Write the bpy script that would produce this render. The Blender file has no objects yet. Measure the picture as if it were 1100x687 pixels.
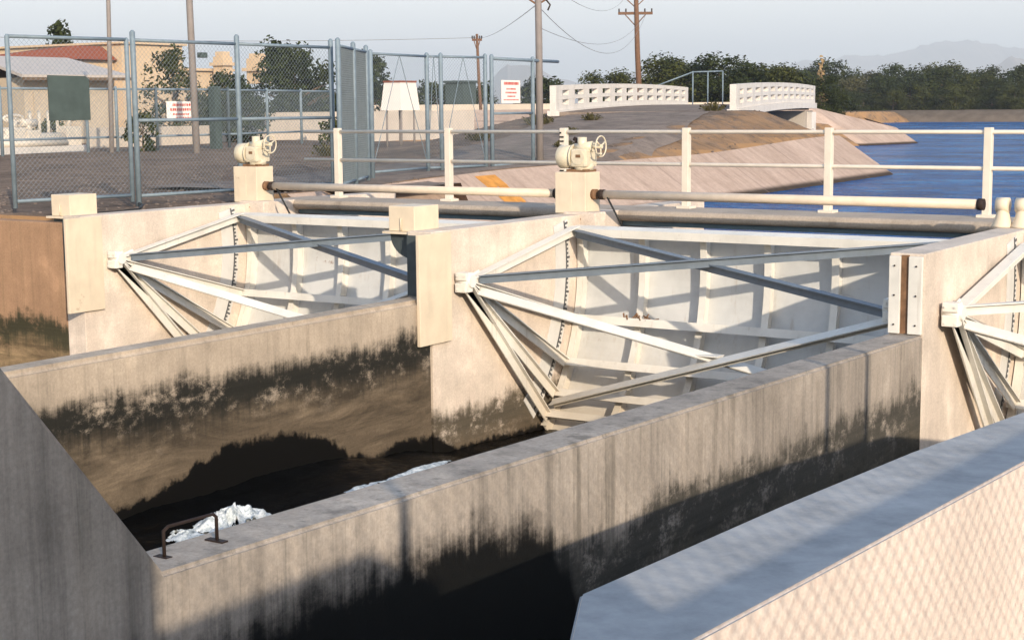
import bpy, bmesh, math, random
from mathutils import Vector, Matrix, noise as mnoise
random.seed(7)
R = math.radians
scene = bpy.context.scene
COL = scene.collection
V = Vector

# ------------------------------------------------------------------ helpers
def tag(o, label=None, cat=None, group=None, kind=None):
    if label: o['label'] = label
    if cat: o['category'] = cat
    if group: o['group'] = group
    if kind: o['kind'] = kind
    return o

ORG = {}
def empty(name, loc, label=None, cat=None, group=None):
    o = bpy.data.objects.new(name, None)
    o.empty_display_size = .3
    COL.objects.link(o); o.location = loc
    ORG[o.name] = V(loc)
    return tag(o, label, cat, group)

class MB:
    """Collects shapes in world coordinates and links them as one mesh object."""
    def __init__(s): s.v = []; s.f = []; s.sm = []
    def add(s, vs, fs, smooth=False):
        n = len(s.v); s.v += [tuple(v) for v in vs]
        for f in fs: s.f.append([i + n for i in f]); s.sm.append(smooth)
        return s
    def box(s, a, b, bev=0):
        x0, y0, z0 = a; x1, y1, z1 = b
        if bev <= 0:
            vs = [(x0,y0,z0),(x1,y0,z0),(x1,y1,z0),(x0,y1,z0),(x0,y0,z1),(x1,y0,z1),(x1,y1,z1),(x0,y1,z1)]
            return s.add(vs, [(0,3,2,1),(4,5,6,7),(0,1,5,4),(1,2,6,5),(2,3,7,6),(3,0,4,7)])
        bm = bmesh.new(); bmesh.ops.create_cube(bm, size=1)
        for v in bm.verts:
            v.co = V(((x0+x1)/2 + v.co.x*(x1-x0), (y0+y1)/2 + v.co.y*(y1-y0), (z0+z1)/2 + v.co.z*(z1-z0)))
        bmesh.ops.bevel(bm, geom=bm.edges[:], offset=bev, segments=2, affect='EDGES', profile=.6)
        return s.bm(bm)
    def bm(s, bm, mat=None, smooth=False):
        bm.verts.index_update()
        s.add([(mat @ v.co if mat else v.co.copy()) for v in bm.verts], [[v.index for v in f.verts] for f in bm.faces], smooth)
        bm.free(); return s
    def bar(s, p, q, w, h, up=(0,0,1)):
        p = V(p); q = V(q); d = (q-p).normalized(); u = V(up)
        sd = d.cross(u)
        if sd.length < 1e-4: sd = d.cross(V((1,0,0)))
        sd.normalize(); u = sd.cross(d).normalized()
        vs = []
        for c in (p, q):
            for a, b in ((-1,-1),(1,-1),(1,1),(-1,1)): vs.append(c + sd*a*w/2 + u*b*h/2)
        return s.add(vs, [(3,2,1,0),(4,5,6,7),(0,1,5,4),(1,2,6,5),(2,3,7,6),(3,0,4,7)])
    def tube(s, pts, r, n=10, caps=True):
        pts = [V(p) for p in pts]; rs = r if isinstance(r, (list, tuple)) else [r]*len(pts)
        vs = []; fs = []
        ref = None
        for i, p in enumerate(pts):
            if i == 0: d = pts[1]-p
            elif i == len(pts)-1: d = p-pts[i-1]
            else: d = (pts[i+1]-p).normalized() + (p-pts[i-1]).normalized()
            d.normalize()
            if ref is None:
                ref = d.cross(V((0,0,1)))
                if ref.length < 1e-3: ref = V((1,0,0))
            a = (ref - d*ref.dot(d)).normalized(); ref = a; b = d.cross(a)
            for k in range(n):
                t = 2*math.pi*k/n; vs.append(p + (a*math.cos(t) + b*math.sin(t))*rs[i])
        for i in range(len(pts)-1):
            for k in range(n):
                fs.append((i*n+k, i*n+(k+1)%n, (i+1)*n+(k+1)%n, (i+1)*n+k))
        s.add(vs, fs, n > 5)
        if caps:
            m = len(s.v)-len(vs)
            s.f.append([m+k for k in range(n)][::-1]); s.sm.append(False)
            s.f.append([m+(len(pts)-1)*n+k for k in range(n)]); s.sm.append(False)
        return s
    def prism(s, poly, z0, z1, axis='z'):
        """poly extruded along an axis: axis z: (x,y); axis x: (y,z); axis y: (x,z)"""
        n = len(poly)
        def P(a, t):
            if axis == 'z': return (a[0], a[1], t)
            if axis == 'x': return (t, a[0], a[1])
            return (a[0], t, a[1])
        vs = [P(a, z0) for a in poly] + [P(a, z1) for a in poly]
        fs = [list(range(n))[::-1], list(range(n, 2*n))] + [(i, (i+1)%n, n+(i+1)%n, n+i) for i in range(n)]
        return s.add(vs, fs)
    def build(s, name, mat, parent=None, origin=None, label=None):
        me = bpy.data.meshes.new(name)
        if parent is not None: o0 = ORG[parent.name]
        elif origin is not None: o0 = V(origin)
        else:
            xs = [v[0] for v in s.v]; ys = [v[1] for v in s.v]; zs = [v[2] for v in s.v]
            o0 = V(((min(xs)+max(xs))/2, (min(ys)+max(ys))/2, min(zs)))
        me.from_pydata([tuple(V(v)-o0) for v in s.v], [], s.f)
        me.polygons.foreach_set('use_smooth', s.sm)
        me.update()
        bm = bmesh.new(); bm.from_mesh(me); bmesh.ops.recalc_face_normals(bm, faces=bm.faces[:]); bm.to_mesh(me); bm.free()
        me.materials.append(mat)
        o = bpy.data.objects.new(name, me); COL.objects.link(o)
        if parent is not None: o.parent = parent
        else: o.location = o0
        ORG[o.name] = o0
        if label: o['label'] = label
        return o

def children(o): return list(o.children)
def copy_tree(o, parent=None, delta=None):
    c = o.copy(); COL.objects.link(c)
    if parent is not None: c.parent = parent
    if delta is not None: c.location = o.location + V(delta)
    for ch in children(o): copy_tree(ch, c)
    return c

# ------------------------------------------------------------------ materials
class NT:
    def __init__(s, name):
        s.m = bpy.data.materials.new(name); s.m.use_nodes = True
        s.t = s.m.node_tree; s.p = s.t.nodes['Principled BSDF']
        s.geo = s.t.nodes.new('ShaderNodeNewGeometry')
    def n(s, typ, **kw):
        nd = s.t.nodes.new(typ)
        for k, v in kw.items(): setattr(nd, k, v)
        return nd
    def l(s, a, b): s.t.links.new(a, b)
    def val(s, x):
        nd = s.n('ShaderNodeValue'); nd.outputs[0].default_value = x; return nd.outputs[0]
    def math(s, op, a, b=None, c=None, clamp=False):
        nd = s.n('ShaderNodeMath', operation=op, use_clamp=clamp)
        for i, x in enumerate((a, b, c)):
            if x is None: continue
            if isinstance(x, (int, float)): nd.inputs[i].default_value = x
            else: s.l(x, nd.inputs[i])
        return nd.outputs[0]
    def pos(s, scale=(1,1,1)):
        mp = s.n('ShaderNodeMapping'); mp.inputs['Scale'].default_value = scale
        s.l(s.geo.outputs['Position'], mp.inputs['Vector']); return mp.outputs[0]
    def noise(s, scale, vec=None, detail=4, rough=.6, dist=0):
        nd = s.n('ShaderNodeTexNoise'); nd.inputs['Scale'].default_value = scale
        nd.inputs['Detail'].default_value = detail; nd.inputs['Roughness'].default_value = rough
        nd.inputs['Distortion'].default_value = dist
        s.l(vec if vec is not None else s.geo.outputs['Position'], nd.inputs['Vector']); return nd.outputs['Fac']
    def ramp(s, fac, stops, interp='LINEAR'):
        nd = s.n('ShaderNodeValToRGB'); cr = nd.color_ramp; cr.interpolation = interp
        while len(cr.elements) < len(stops): cr.elements.new(.5)
        for e, (p, c) in zip(cr.elements, stops):
            e.position = p; e.color = (c if isinstance(c, tuple) else (c,c,c)) + (1,)
        s.l(fac, nd.inputs[0]); return nd.outputs[0]
    def smooth(s, x, a, b):
        nd = s.n('ShaderNodeMapRange', interpolation_type='SMOOTHSTEP'); nd.inputs[1].default_value = a; nd.inputs[2].default_value = b
        s.l(x, nd.inputs[0]); return nd.outputs[0]
    def mix(s, fac, a, b, mode='MIX'):
        nd = s.n('ShaderNodeMix', data_type='RGBA', blend_type=mode)
        for sock, x in ((nd.inputs[0], fac), (nd.inputs[6], a), (nd.inputs[7], b)):
            if isinstance(x, (int, float)): sock.default_value = x
            elif isinstance(x, tuple): sock.default_value = x + (1,)
            else: s.l(x, sock)
        return nd.outputs[2]
    def z(s):
        sp = s.n('ShaderNodeSeparateXYZ'); s.l(s.geo.outputs['Position'], sp.inputs[0]); return sp.outputs
    def bump(s, h, strength=.3, dist=.01):
        nd = s.n('ShaderNodeBump'); nd.inputs['Strength'].default_value = strength; nd.inputs['Distance'].default_value = dist
        s.l(h, nd.inputs['Height']); s.l(nd.outputs[0], s.p.inputs['Normal'])
    def done(s, col, rough=.8, spec=.3, metal=0):
        if isinstance(col, tuple): s.p.inputs['Base Color'].default_value = col + (1,)
        else: s.l(col, s.p.inputs['Base Color'])
        if isinstance(rough, (int, float)): s.p.inputs['Roughness'].default_value = rough
        else: s.l(rough, s.p.inputs['Roughness'])
        s.p.inputs['Specular IOR Level'].default_value = spec
        s.p.inputs['Metallic'].default_value = metal
        return s.m

def mul(c, k): return tuple(x*k for x in c)
def plain(name, col, var=.12, scale=6, rough=.7, spec=.3, metal=0, bump=.15, rust=0, rustcol=(.22,.09,.04), grime=0):
    t = NT(name)
    a = t.noise(scale, detail=6)
    c = t.ramp(a, [(.3, mul(col, 1-var)), (.7, mul(col, 1+var*.5))])
    if grime:
        g = t.noise(1, t.pos((5,5,.7)), detail=5)
        c = t.mix(t.math('MULTIPLY', t.smooth(g, .5, .75), grime), c, mul(col, .45))
    if rust:
        b = t.noise(2.3, detail=8, rough=.72)
        c = t.mix(t.math('MULTIPLY', t.smooth(b, .63, .72), rust), c, rustcol)
    if bump: t.bump(t.noise(scale*8, detail=3), bump, .006)
    return t.done(c, rough, spec, metal)

def concrete(name, col, streak=.4, blot=.3, dark=(.06,.055,.045), top=None, pit=.35):
    """bare cast concrete: blotches, vertical run-off streaks, fine pitting"""
    t = NT(name)
    a = t.noise(1.1, detail=8, rough=.65)
    c = t.ramp(a, [(.28, mul(col, 1-blot)), (.5, col), (.75, mul(col, 1+blot*.5))])
    st = t.noise(1, t.pos((4.5,4.5,.28)), detail=5, rough=.6)
    c = t.mix(t.math('MULTIPLY', t.smooth(st, .52, .72), streak), c, dark)
    fine = t.noise(38, detail=4, rough=.7)
    c = t.mix(.5, c, t.ramp(fine, [(.3, (.35,.35,.35)), (.7, (.68,.68,.68))]), 'OVERLAY')
    t.bump(t.noise(24, detail=6, rough=.7), pit, .012)
    return t.done(c, .9, .2)

def wet_wall(name, col, zstain, zblack, amp=.25, streak=.5, alg=(.035,.033,.028), mid=(.16,.13,.09), stre_freq=5.0, blackcol=(.010,.009,.008), step=None, splash=None):
    """wall in the channel: bare band on top, algae tide band, brown wet band, black slime at the water"""
    t = NT(name)
    sp = t.z(); z = sp[2]
    a = t.noise(1.3, detail=9, rough=.7)
    c = t.ramp(a, [(.25, mul(col, .62)), (.42, mul(col,.92)), (.55, mul(col,1.08)), (.74, mul(col, 1.5))])
    s1 = t.noise(1, t.pos((stre_freq,stre_freq,.16)), detail=6, rough=.7)
    s2 = t.noise(1, t.pos((stre_freq*3.1,stre_freq*3.1,.3)), detail=5, rough=.7)
    c = t.mix(min(1, streak*1.3), c, t.ramp(s1, [(.3, (.25,.25,.25)), (.48, (.5,.5,.5)), (.7, (.70,.68,.66))]), 'OVERLAY')
    c = t.mix(t.math('MULTIPLY', t.smooth(s2, .54, .72), streak), c, mul(alg, 2.2))
    patchy = t.noise(.8, t.pos((1,1,.5)), detail=3)
    c = t.mix(t.math('MULTIPLY', t.math('MULTIPLY', t.smooth(s1, .5, .66), t.smooth(patchy, .42, .6)), streak*1.1, clamp=True), c, mul(alg, 1.5))
    rag = t.math('ADD', t.math('MULTIPLY_ADD', t.math('SUBTRACT', s1, .5), amp*1.1, z), t.math('MULTIPLY', t.math('SUBTRACT', patchy, .5), amp*2.4))
    rag = t.math('MULTIPLY_ADD', t.math('SUBTRACT', s2, .5), amp*1.3, rag)
    crumb = t.noise(5.5, t.pos((1,1,1.3)), detail=9, rough=.8)
    rag = t.math('MULTIPLY_ADD', t.math('SUBTRACT', crumb, .5), amp*1.6, rag)
    neg = t.math('MULTIPLY', rag, -1)
    patch = t.noise(2.6, t.pos((1,1,1.5)), detail=10, rough=.8)
    d1 = t.smooth(neg, -zstain-.10, -zstain+.10)
    c = t.mix(t.math('MULTIPLY', d1, t.smooth(patch, .30, .50)), c, alg)
    d2 = t.smooth(neg, -zstain+.22, -zstain+.6)
    mc = t.ramp(t.noise(1.5, t.pos((.6,.6,2.6)), detail=9, rough=.72, dist=.7), [(.3, mul(mid,.35)), (.46, mul(mid,.75)), (.58, mul(mid,1.2)), (.74, mul(mid,1.9))])
    c = t.mix(t.math('MULTIPLY', d2, .88), c, mc)
    # faint level lines left by falling water
    ln = t.noise(1, t.pos((.25,.25,9)), detail=5, rough=.7, dist=.5)
    c = t.mix(t.math('MULTIPLY', d1, .55), c, t.ramp(ln, [(.36, (.3,.3,.3)), (.5, (.5,.5,.5)), (.66, (.68,.67,.66))]), 'OVERLAY')
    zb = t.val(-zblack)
    if step:                                    # (y where it changes, height of the slime and painted shadow before that)
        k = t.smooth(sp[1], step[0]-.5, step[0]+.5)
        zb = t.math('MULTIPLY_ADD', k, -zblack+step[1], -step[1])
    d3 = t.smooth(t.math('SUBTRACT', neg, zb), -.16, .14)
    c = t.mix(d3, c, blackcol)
    if splash:                                  # wet slime up to the wavy height the surge reaches: list of (y, z)
        y0, y1 = splash[0][0], splash[-1][0]
        u = t.math('DIVIDE', t.math('SUBTRACT', sp[1], y0), y1-y0, clamp=True)
        pr = t.ramp(u, [((y-y0)/(y1-y0), (zz+3.2)/2) for y, zz in splash], 'B_SPLINE' if False else 'EASE')
        rgb = t.n('ShaderNodeRGBToBW'); t.l(pr, rgb.inputs[0])
        zp = t.math('MULTIPLY_ADD', rgb.outputs[0], 2.0, -3.2)
        e1 = t.noise(7, detail=9, rough=.8); e2 = t.noise(1, t.pos((9,9,.6)), detail=5, rough=.7)
        hh = t.math('SUBTRACT', zp, z)
        hh = t.math('MULTIPLY_ADD', t.math('SUBTRACT', e1, .5), .30, hh)
        hh = t.math('MULTIPLY_ADD', t.math('SUBTRACT', e2, .5), .16, hh)
        damp = t.smooth(hh, -.26, .02)
        c = t.mix(t.math('MULTIPLY', damp, .45), c, (.10,.075,.05))
        d4 = t.smooth(hh, -.035, .035)
        c = t.mix(d4, c, blackcol)
        d3 = t.math('MAXIMUM', d3, d4)
    fine = t.noise(40, detail=5, rough=.75)
    c = t.mix(.5, c, t.ramp(fine, [(.3, (.34,.34,.34)), (.7, (.67,.67,.67))]), 'OVERLAY')
    t.bump(t.noise(60, detail=6, rough=.75), .22, .006)
    return t.done(c, t.math('MULTIPLY_ADD', d3, -.4, .9), .2)

M = {}
M['white'] = plain('white_steel_paint', (.70,.68,.63), .10, 3, .5, .4, bump=.1, rust=.35, grime=.18)
def gatepaint(name, col):
    t = NT(name)
    z = t.z()[2]
    a = t.noise(1.6, detail=8, rough=.65)
    c = t.ramp(a, [(.3, mul(col,.82)), (.55, col), (.8, mul(col,1.08))])
    run = t.noise(1, t.pos((9,9,.45)), detail=6, rough=.68)
    low = t.smooth(t.math('MULTIPLY', t.math('MULTIPLY_ADD', t.math('SUBTRACT', run, .5), .8, z), -1), 1.35, 2.7)
    c = t.mix(t.math('MULTIPLY', low, .62), c, (.44,.35,.24))              # silt and rust left by high water
    c = t.mix(t.math('MULTIPLY', t.smooth(run, .57, .72), .38), c, (.34,.26,.19))
    b = t.noise(3.1, detail=9, rough=.75)
    c = t.mix(t.math('MULTIPLY', t.smooth(b, .64, .72), .6), c, (.20,.085,.04))
    t.bump(t.noise(30, detail=4), .1, .004)
    return t.done(c, .55, .35)
M['skin'] = gatepaint('gate_skin_paint', (.57,.57,.56))
M['white'] = gatepaint('white_steel_paint', (.70,.67,.61))
M['cream'] = plain('cream_paint', (.66,.55,.41), .10, 4, .6, .35, rust=.5, grime=.2)
M['gear'] = plain('actuator_paint', (.62,.54,.40), .14, 10, .45, .45, rust=.5, grime=.35)
M['galv'] = plain('galvanised_steel', (.17,.22,.26), .2, 9, .55, .4)
M['wire'] = plain('fence_wire', (.20,.24,.27), .1, 5, .5, .4, bump=0)
M['dark'] = plain('dark_rusty_iron', (.028,.016,.012), .3, 30, .75, .3)
M['rubber'] = plain('black_paint', (.02,.02,.02), .2, 20, .6, .3)
M['brown'] = plain('rusty_seal', (.20,.11,.06), .4, 12, .8, .2)
M['tube'] = plain('pipe_paint', (.64,.52,.40), .12, 6, .5, .35, rust=.3)
M['rail'] = plain('rail_paint', (.68,.60,.50), .1, 5, .5, .35, rust=.35)
M['bluepipe'] = plain('blue_grey_beam', (.10,.16,.20), .2, 6, .5, .4)
M['pier'] = wet_wall('painted_pier_concrete', (.57,.48,.40), -2.12, -3.0, .22, .12, alg=(.085,.07,.05), mid=(.16,.12,.08), blackcol=(.005,.004,.003), stre_freq=3.0, splash=[(14.2,-2.34),(14.8,-2.58),(17.6,-2.66)])
M['slab'] = concrete('walkway_concrete', (.38,.315,.255), .25, .25)
M['wallA'] = wet_wall('channel_wall_concrete', (.38,.31,.24), -1.13, -2.5, .2, .3, alg=(.016,.015,.012), mid=(.13,.098,.066), blackcol=(.0035,.003,.0024), splash=[(8.0,-2.25),(9.7,-2.15),(10.25,-2.06),(10.5,-1.93),(11.0,-1.84),(11.8,-1.88),(12.25,-2.0),(12.9,-2.32),(13.2,-2.4),(13.65,-2.32),(14.25,-2.34),(14.8,-2.6),(17.6,-2.68)])
M['wallB'] = wet_wall('stained_wall_concrete', (.31,.265,.222), -1.22, -1.85, .26, .62, alg=(.062,.056,.046), mid=(.085,.072,.052), stre_freq=4.2, blackcol=(.008,.008,.0075), step=(7.9,-1.0))  # step paints the cast shadow at the lower left into the slime black
M['brownwall'] = wet_wall('rust_stained_wall', (.33,.20,.12), -1.46, -2.6, .3, .25, alg=(.05,.045,.025), mid=(.26,.18,.10))
M['pale'] = concrete('bridge_concrete', (.60,.56,.52), .1, .14)
def parapet():
    m = concrete('parapet_concrete', (.64,.535,.46), .05, .12, pit=.16)
    # flat top toned darker to paint in its shade, plus dust, droppings and chips
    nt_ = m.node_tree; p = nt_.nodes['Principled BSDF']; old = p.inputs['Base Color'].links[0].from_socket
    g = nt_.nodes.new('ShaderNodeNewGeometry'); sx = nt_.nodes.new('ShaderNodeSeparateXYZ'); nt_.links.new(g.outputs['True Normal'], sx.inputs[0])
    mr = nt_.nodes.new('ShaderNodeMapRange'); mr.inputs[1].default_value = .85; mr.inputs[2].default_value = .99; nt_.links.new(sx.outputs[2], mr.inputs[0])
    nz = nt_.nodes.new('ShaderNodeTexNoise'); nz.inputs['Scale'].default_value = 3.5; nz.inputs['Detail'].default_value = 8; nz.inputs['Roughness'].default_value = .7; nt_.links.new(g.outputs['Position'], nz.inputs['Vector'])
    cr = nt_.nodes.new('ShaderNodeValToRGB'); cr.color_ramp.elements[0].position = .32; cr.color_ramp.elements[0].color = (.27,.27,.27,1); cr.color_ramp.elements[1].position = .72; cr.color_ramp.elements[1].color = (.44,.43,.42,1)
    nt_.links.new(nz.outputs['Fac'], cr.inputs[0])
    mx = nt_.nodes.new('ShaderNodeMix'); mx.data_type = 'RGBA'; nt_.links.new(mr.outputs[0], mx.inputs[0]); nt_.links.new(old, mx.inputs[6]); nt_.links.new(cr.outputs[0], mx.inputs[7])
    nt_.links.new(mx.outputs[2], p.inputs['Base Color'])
    return m
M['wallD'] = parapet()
M['house'] = plain('tan_stucco', (.56,.42,.28), .06, 3, .9, .1)
M['houseb'] = plain('beige_block', (.50,.41,.31), .1, 5, .9, .1)
M['roofpale'] = plain('pale_metal_roof', (.47,.41,.36), .08, 2, .6, .3)
M['tile'] = plain('red_clay_tile', (.26,.075,.04), .25, 14, .8, .2)
M['trunk'] = plain('bark', (.14,.10,.07), .3, 12, .9, .1)
M['polewood'] = plain('creosoted_pole', (.17,.095,.06), .25, 10, .9, .1)
M['poleg'] = plain('grey_pole', (.23,.20,.185), .12, 6, .7, .3)
M['signw'] = plain('white_sign', (.80,.72,.66), .05, 8, .5, .4)
M['red'] = plain('red_sign_paint', (.50,.05,.03), .15, 12, .5, .3)
M['panel'] = plain('dark_green_panel', (.055,.075,.07), .25, 4, .45, .4)
M['lines'] = plain('wire_line', (.20,.19,.19), .1, 4, .6, .2, bump=0)
M['gravel'] = plain('gravel_stone', (.17,.135,.115), .3, 20, .9, .1)
M['soffit'] = concrete('soffit_concrete', (.35,.31,.27), .1, .1)
M['orange'] = plain('orange_road_paint', (.60,.27,.06), .3, 5, .8, .2)
M['bracegrey'] = plain('grey_blue_brace', (.135,.165,.20), .16, 7, .5, .4, grime=.2)  # grey blue for the upper braces; the right gate swaps them to white
M['gaugeink'] = plain('worn_gauge_paint', (.10,.10,.105), .5, 25, .7, .2)
M['shadedark'] = plain('shade_dark_steel', (.055,.068,.072), .25, 8, .6, .3, rust=.4)  # shade of the pier ends and brackets, put into the colour
M['glassy'] = plain('dark_window', (.03,.035,.04), .1, 3, .15, .5, bump=0)
M['rock'] = concrete('block_wall', (.52,.44,.36), .05, .15)

def leafmat(name, a, b):
    t = NT(name)
    n1 = t.noise(.9, detail=4); n2 = t.noise(9, detail=2)
    c = t.ramp(t.math('MULTIPLY_ADD', n2, .45, t.math('MULTIPLY', n1, .55)), [(.36, a), (.62, b)])
    t.p.inputs['Subsurface Weight'].default_value = 0
    return t.done(c, .7, .15)
M['leafdark'] = leafmat('dark_leaves', (.008,.015,.004), (.042,.052,.012))
M['leafmid'] = leafmat('olive_leaves', (.014,.022,.005), (.066,.070,.016))
M['leafgrey'] = leafmat('dusty_leaves', (.03,.033,.014), (.10,.092,.04))
M['leafdry'] = leafmat('dry_blossom', (.22,.15,.07), (.36,.25,.13))
M['weed'] = leafmat('weeds', (.05,.05,.02), (.13,.11,.05))

# ground: gravelly desert dirt, brighter where graded
t = NT('desert_dirt')
a = t.noise(.35, detail=8, rough=.68); b = t.noise(6, detail=6, rough=.7); g = t.noise(45, detail=3, rough=.8)
far = t.noise(.05, detail=5)
c = t.ramp(t.math('MULTIPLY_ADD', b, .4, t.math('MULTIPLY', a, .6)), [(.36, (.115,.083,.063)), (.5, (.185,.134,.10)), (.66, (.27,.192,.14))])
c = t.mix(.8, c, t.ramp(g, [(.3, (.28,.28,.28)), (.7, (.72,.72,.72))]), 'OVERLAY')
md = t.noise(1.7, detail=9, rough=.8)
c = t.mix(.85, c, t.ramp(md, [(.36, (.24,.24,.25)), (.52, (.5,.5,.5)), (.68, (.70,.68,.66))]), 'OVERLAY')
nz = t.n('ShaderNodeSeparateXYZ'); t.l(t.geo.outputs['True Normal'], nz.inputs[0])
slope = t.smooth(t.math('MULTIPLY', nz.outputs[2], -1), -.97, -.88)       # raw orange earth on the steep eroded banks
ero = t.noise(1, t.pos((1.2,1.2,.4)), detail=6, rough=.7)
c = t.mix(t.math('MULTIPLY', slope, t.smooth(ero, .3, .6)), c, (.40,.23,.11))
t.bump(t.math('MULTIPLY_ADD', b, .7, g), .6, .05)
M['dirt'] = t.done(c, .95, .1)
t = NT('graded_road')
a = t.noise(.8, detail=8, rough=.7); g = t.noise(40, detail=3, rough=.8)
md = t.noise(1.9, detail=9, rough=.8)
c = t.ramp(a, [(.3, (.165,.13,.107)), (.7, (.27,.215,.178))])
c = t.mix(.75, c, t.ramp(md, [(.36, (.28,.28,.29)), (.52, (.5,.5,.5)), (.68, (.68,.67,.65))]), 'OVERLAY')
c = t.mix(.5, c, t.ramp(g, [(.3, (.35,.35,.35)), (.7, (.66,.66,.66))]), 'OVERLAY')
t.bump(g, .5, .03)
M['road'] = t.done(c, .95, .1)
t = NT('canal_lining')
a = t.noise(.5, detail=8, rough=.65)
c = t.ramp(a, [(.3, (.37,.27,.21)), (.7, (.48,.36,.29))])
z = t.z()
c = t.mix(t.smooth(t.math('MULTIPLY', z[2], -1), .72, .84), c, (.05,.035,.025))     # tide mark at the waterline
seam = t.math('ABSOLUTE', t.math('SUBTRACT', t.math('FRACT', t.math('MULTIPLY', z[1], .22)), .5))
c = t.mix(t.math('MULTIPLY', t.smooth(t.math('MULTIPLY', seam, -1), -.012, -.004), .5), c, (.22,.16,.13))
st_ = t.noise(1, t.pos((.5,2.4,.5)), detail=7, rough=.7)
c = t.mix(.6, c, t.ramp(st_, [(.34, (.34,.33,.33)), (.5, (.5,.5,.5)), (.68, (.6,.6,.6))]), 'OVERLAY')
fine = t.noise(9, detail=7, rough=.8)
c = t.mix(.6, c, t.ramp(fine, [(.3, (.38,.38,.38)), (.7, (.64,.64,.64))]), 'OVERLAY')
t.bump(fine, .3, .02)
M['lining'] = t.done(c, .9, .15)
# canal water upstream: wind-rippled, deep blue
t = NT('canal_water')
w1 = t.noise(1.0, t.pos((.26,.20,1)), detail=7, rough=.7); w2 = t.noise(.3, t.pos((.8,.8,1)), detail=8, rough=.75)
t.bump(t.math('MULTIPLY', w1, t.math('MULTIPLY_ADD', w2, 1.0, .4)), 1, 3.4)
c = t.ramp(w2, [(.38, (.002,.045,.19)), (.5,(.008,.11,.36)), (.62, (.04,.23,.54))])  # ripple sheen painted in as paler and deeper blue
M['water'] = t.done(c, .2, .2)
t.p.inputs['IOR'].default_value = 1.12
# water below the gates: dark, turbid
t = NT('channel_water')
w1 = t.noise(1.7, t.pos((2.6,.5,1)), detail=8, rough=.7, dist=.5)
t.bump(w1, 1, .12)
M['darkwater'] = t.done((.0020,.0018,.0014), .10, .25)
t.p.inputs['IOR'].default_value = 1.2
t = NT('foam')
w1 = t.noise(13, detail=8, rough=.8)
t.bump(w1, .5, .02)
M['foam'] = t.done(t.ramp(w1, [(.34, (.16,.19,.20)), (.48,(.50,.54,.55)), (.60, (.76,.78,.78))]), .9, .1)
def mountmat(name, a, b):
    t = NT(name)
    c = t.ramp(t.noise(.006, detail=8, rough=.65), [(.35, a), (.65, b)])
    return t.done(c, 1, 0)
M['mtn'] = mountmat('desert_mountain', (.16,.13,.11), (.27,.22,.18))

# ------------------------------------------------------------------ camera (eye 1.38 m above the walkway)
cam = bpy.data.cameras.new('camera'); cam.sensor_width = 36; cam.sensor_fit = 'HORIZONTAL'
cam.lens = 1680/1100*36; cam.clip_start = .05; cam.clip_end = 40000
co = bpy.data.objects.new('camera', cam); COL.objects.link(co); scene.camera = co
cx, cy, cz = V((.83345,.55255,-.00902)), V((-.0664,.11639,.99098)), V((.5486,-.82532,.13369))
cz.normalize(); cx = (cx - cz*cx.dot(cz)).normalized(); cy = cz.cross(cx)
EYE = V((0,0,1.38))
co.matrix_world = Matrix(((cx.x,cy.x,cz.x,EYE.x),(cx.y,cy.y,cz.y,EYE.y),(cx.z,cy.z,cz.z,EYE.z),(0,0,0,1)))

# ------------------------------------------------------------------ light and sky
AZ, EL = R(52), R(18)
SUN = V((math.sin(AZ)*math.cos(EL), -math.cos(AZ)*math.cos(EL), math.sin(EL)))
sl = bpy.data.lights.new('sun', 'SUN'); sl.energy = 2.85; sl.angle = R(.55); sl.color = (1,.855,.665)
so = bpy.data.objects.new('sun', sl); COL.objects.link(so); so.location = (0,0,60)
so.rotation_euler = SUN.to_track_quat('Z','Y').to_euler()
w = bpy.data.worlds.new('World'); scene.world = w; w.use_nodes = True
nt = w.node_tree; bg = nt.nodes['Background']
sky = nt.nodes.new('ShaderNodeTexSky'); sky.sky_type = 'NISHITA'; sky.sun_disc = False
sky.sun_elevation = EL; sky.sun_rotation = math.atan2(SUN.x, SUN.y)
sky.air_density = 1.0; sky.dust_density = 1.0; sky.ozone_density = 1.0
# milky desert haze whitens the lower sky all round
tc = nt.nodes.new('ShaderNodeTexCoord'); sx = nt.nodes.new('ShaderNodeSeparateXYZ'); nt.links.new(tc.outputs['Generated'], sx.inputs[0])
mr = nt.nodes.new('ShaderNodeMapRange'); mr.interpolation_type = 'SMOOTHSTEP'
mr.inputs[1].default_value = .10; mr.inputs[2].default_value = .36; mr.inputs[3].default_value = .93; mr.inputs[4].default_value = .0
nt.links.new(sx.outputs[2], mr.inputs[0])
mx = nt.nodes.new('ShaderNodeMix'); mx.data_type = 'RGBA'
nt.links.new(mr.outputs[0], mx.inputs[0]); nt.links.new(sky.outputs[0], mx.inputs[6]); mx.inputs[7].default_value = (3.95,3.88,3.62,1)
nt.links.new(mx.outputs[2], bg.inputs[0]); bg.inputs[1].default_value = .15
scene.view_settings.view_transform = 'Standard'; scene.view_settings.look = 'None'
scene.view_settings.exposure = 1.25; scene.view_settings.gamma = 1
scene.view_settings.use_curve_mapping = False

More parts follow.
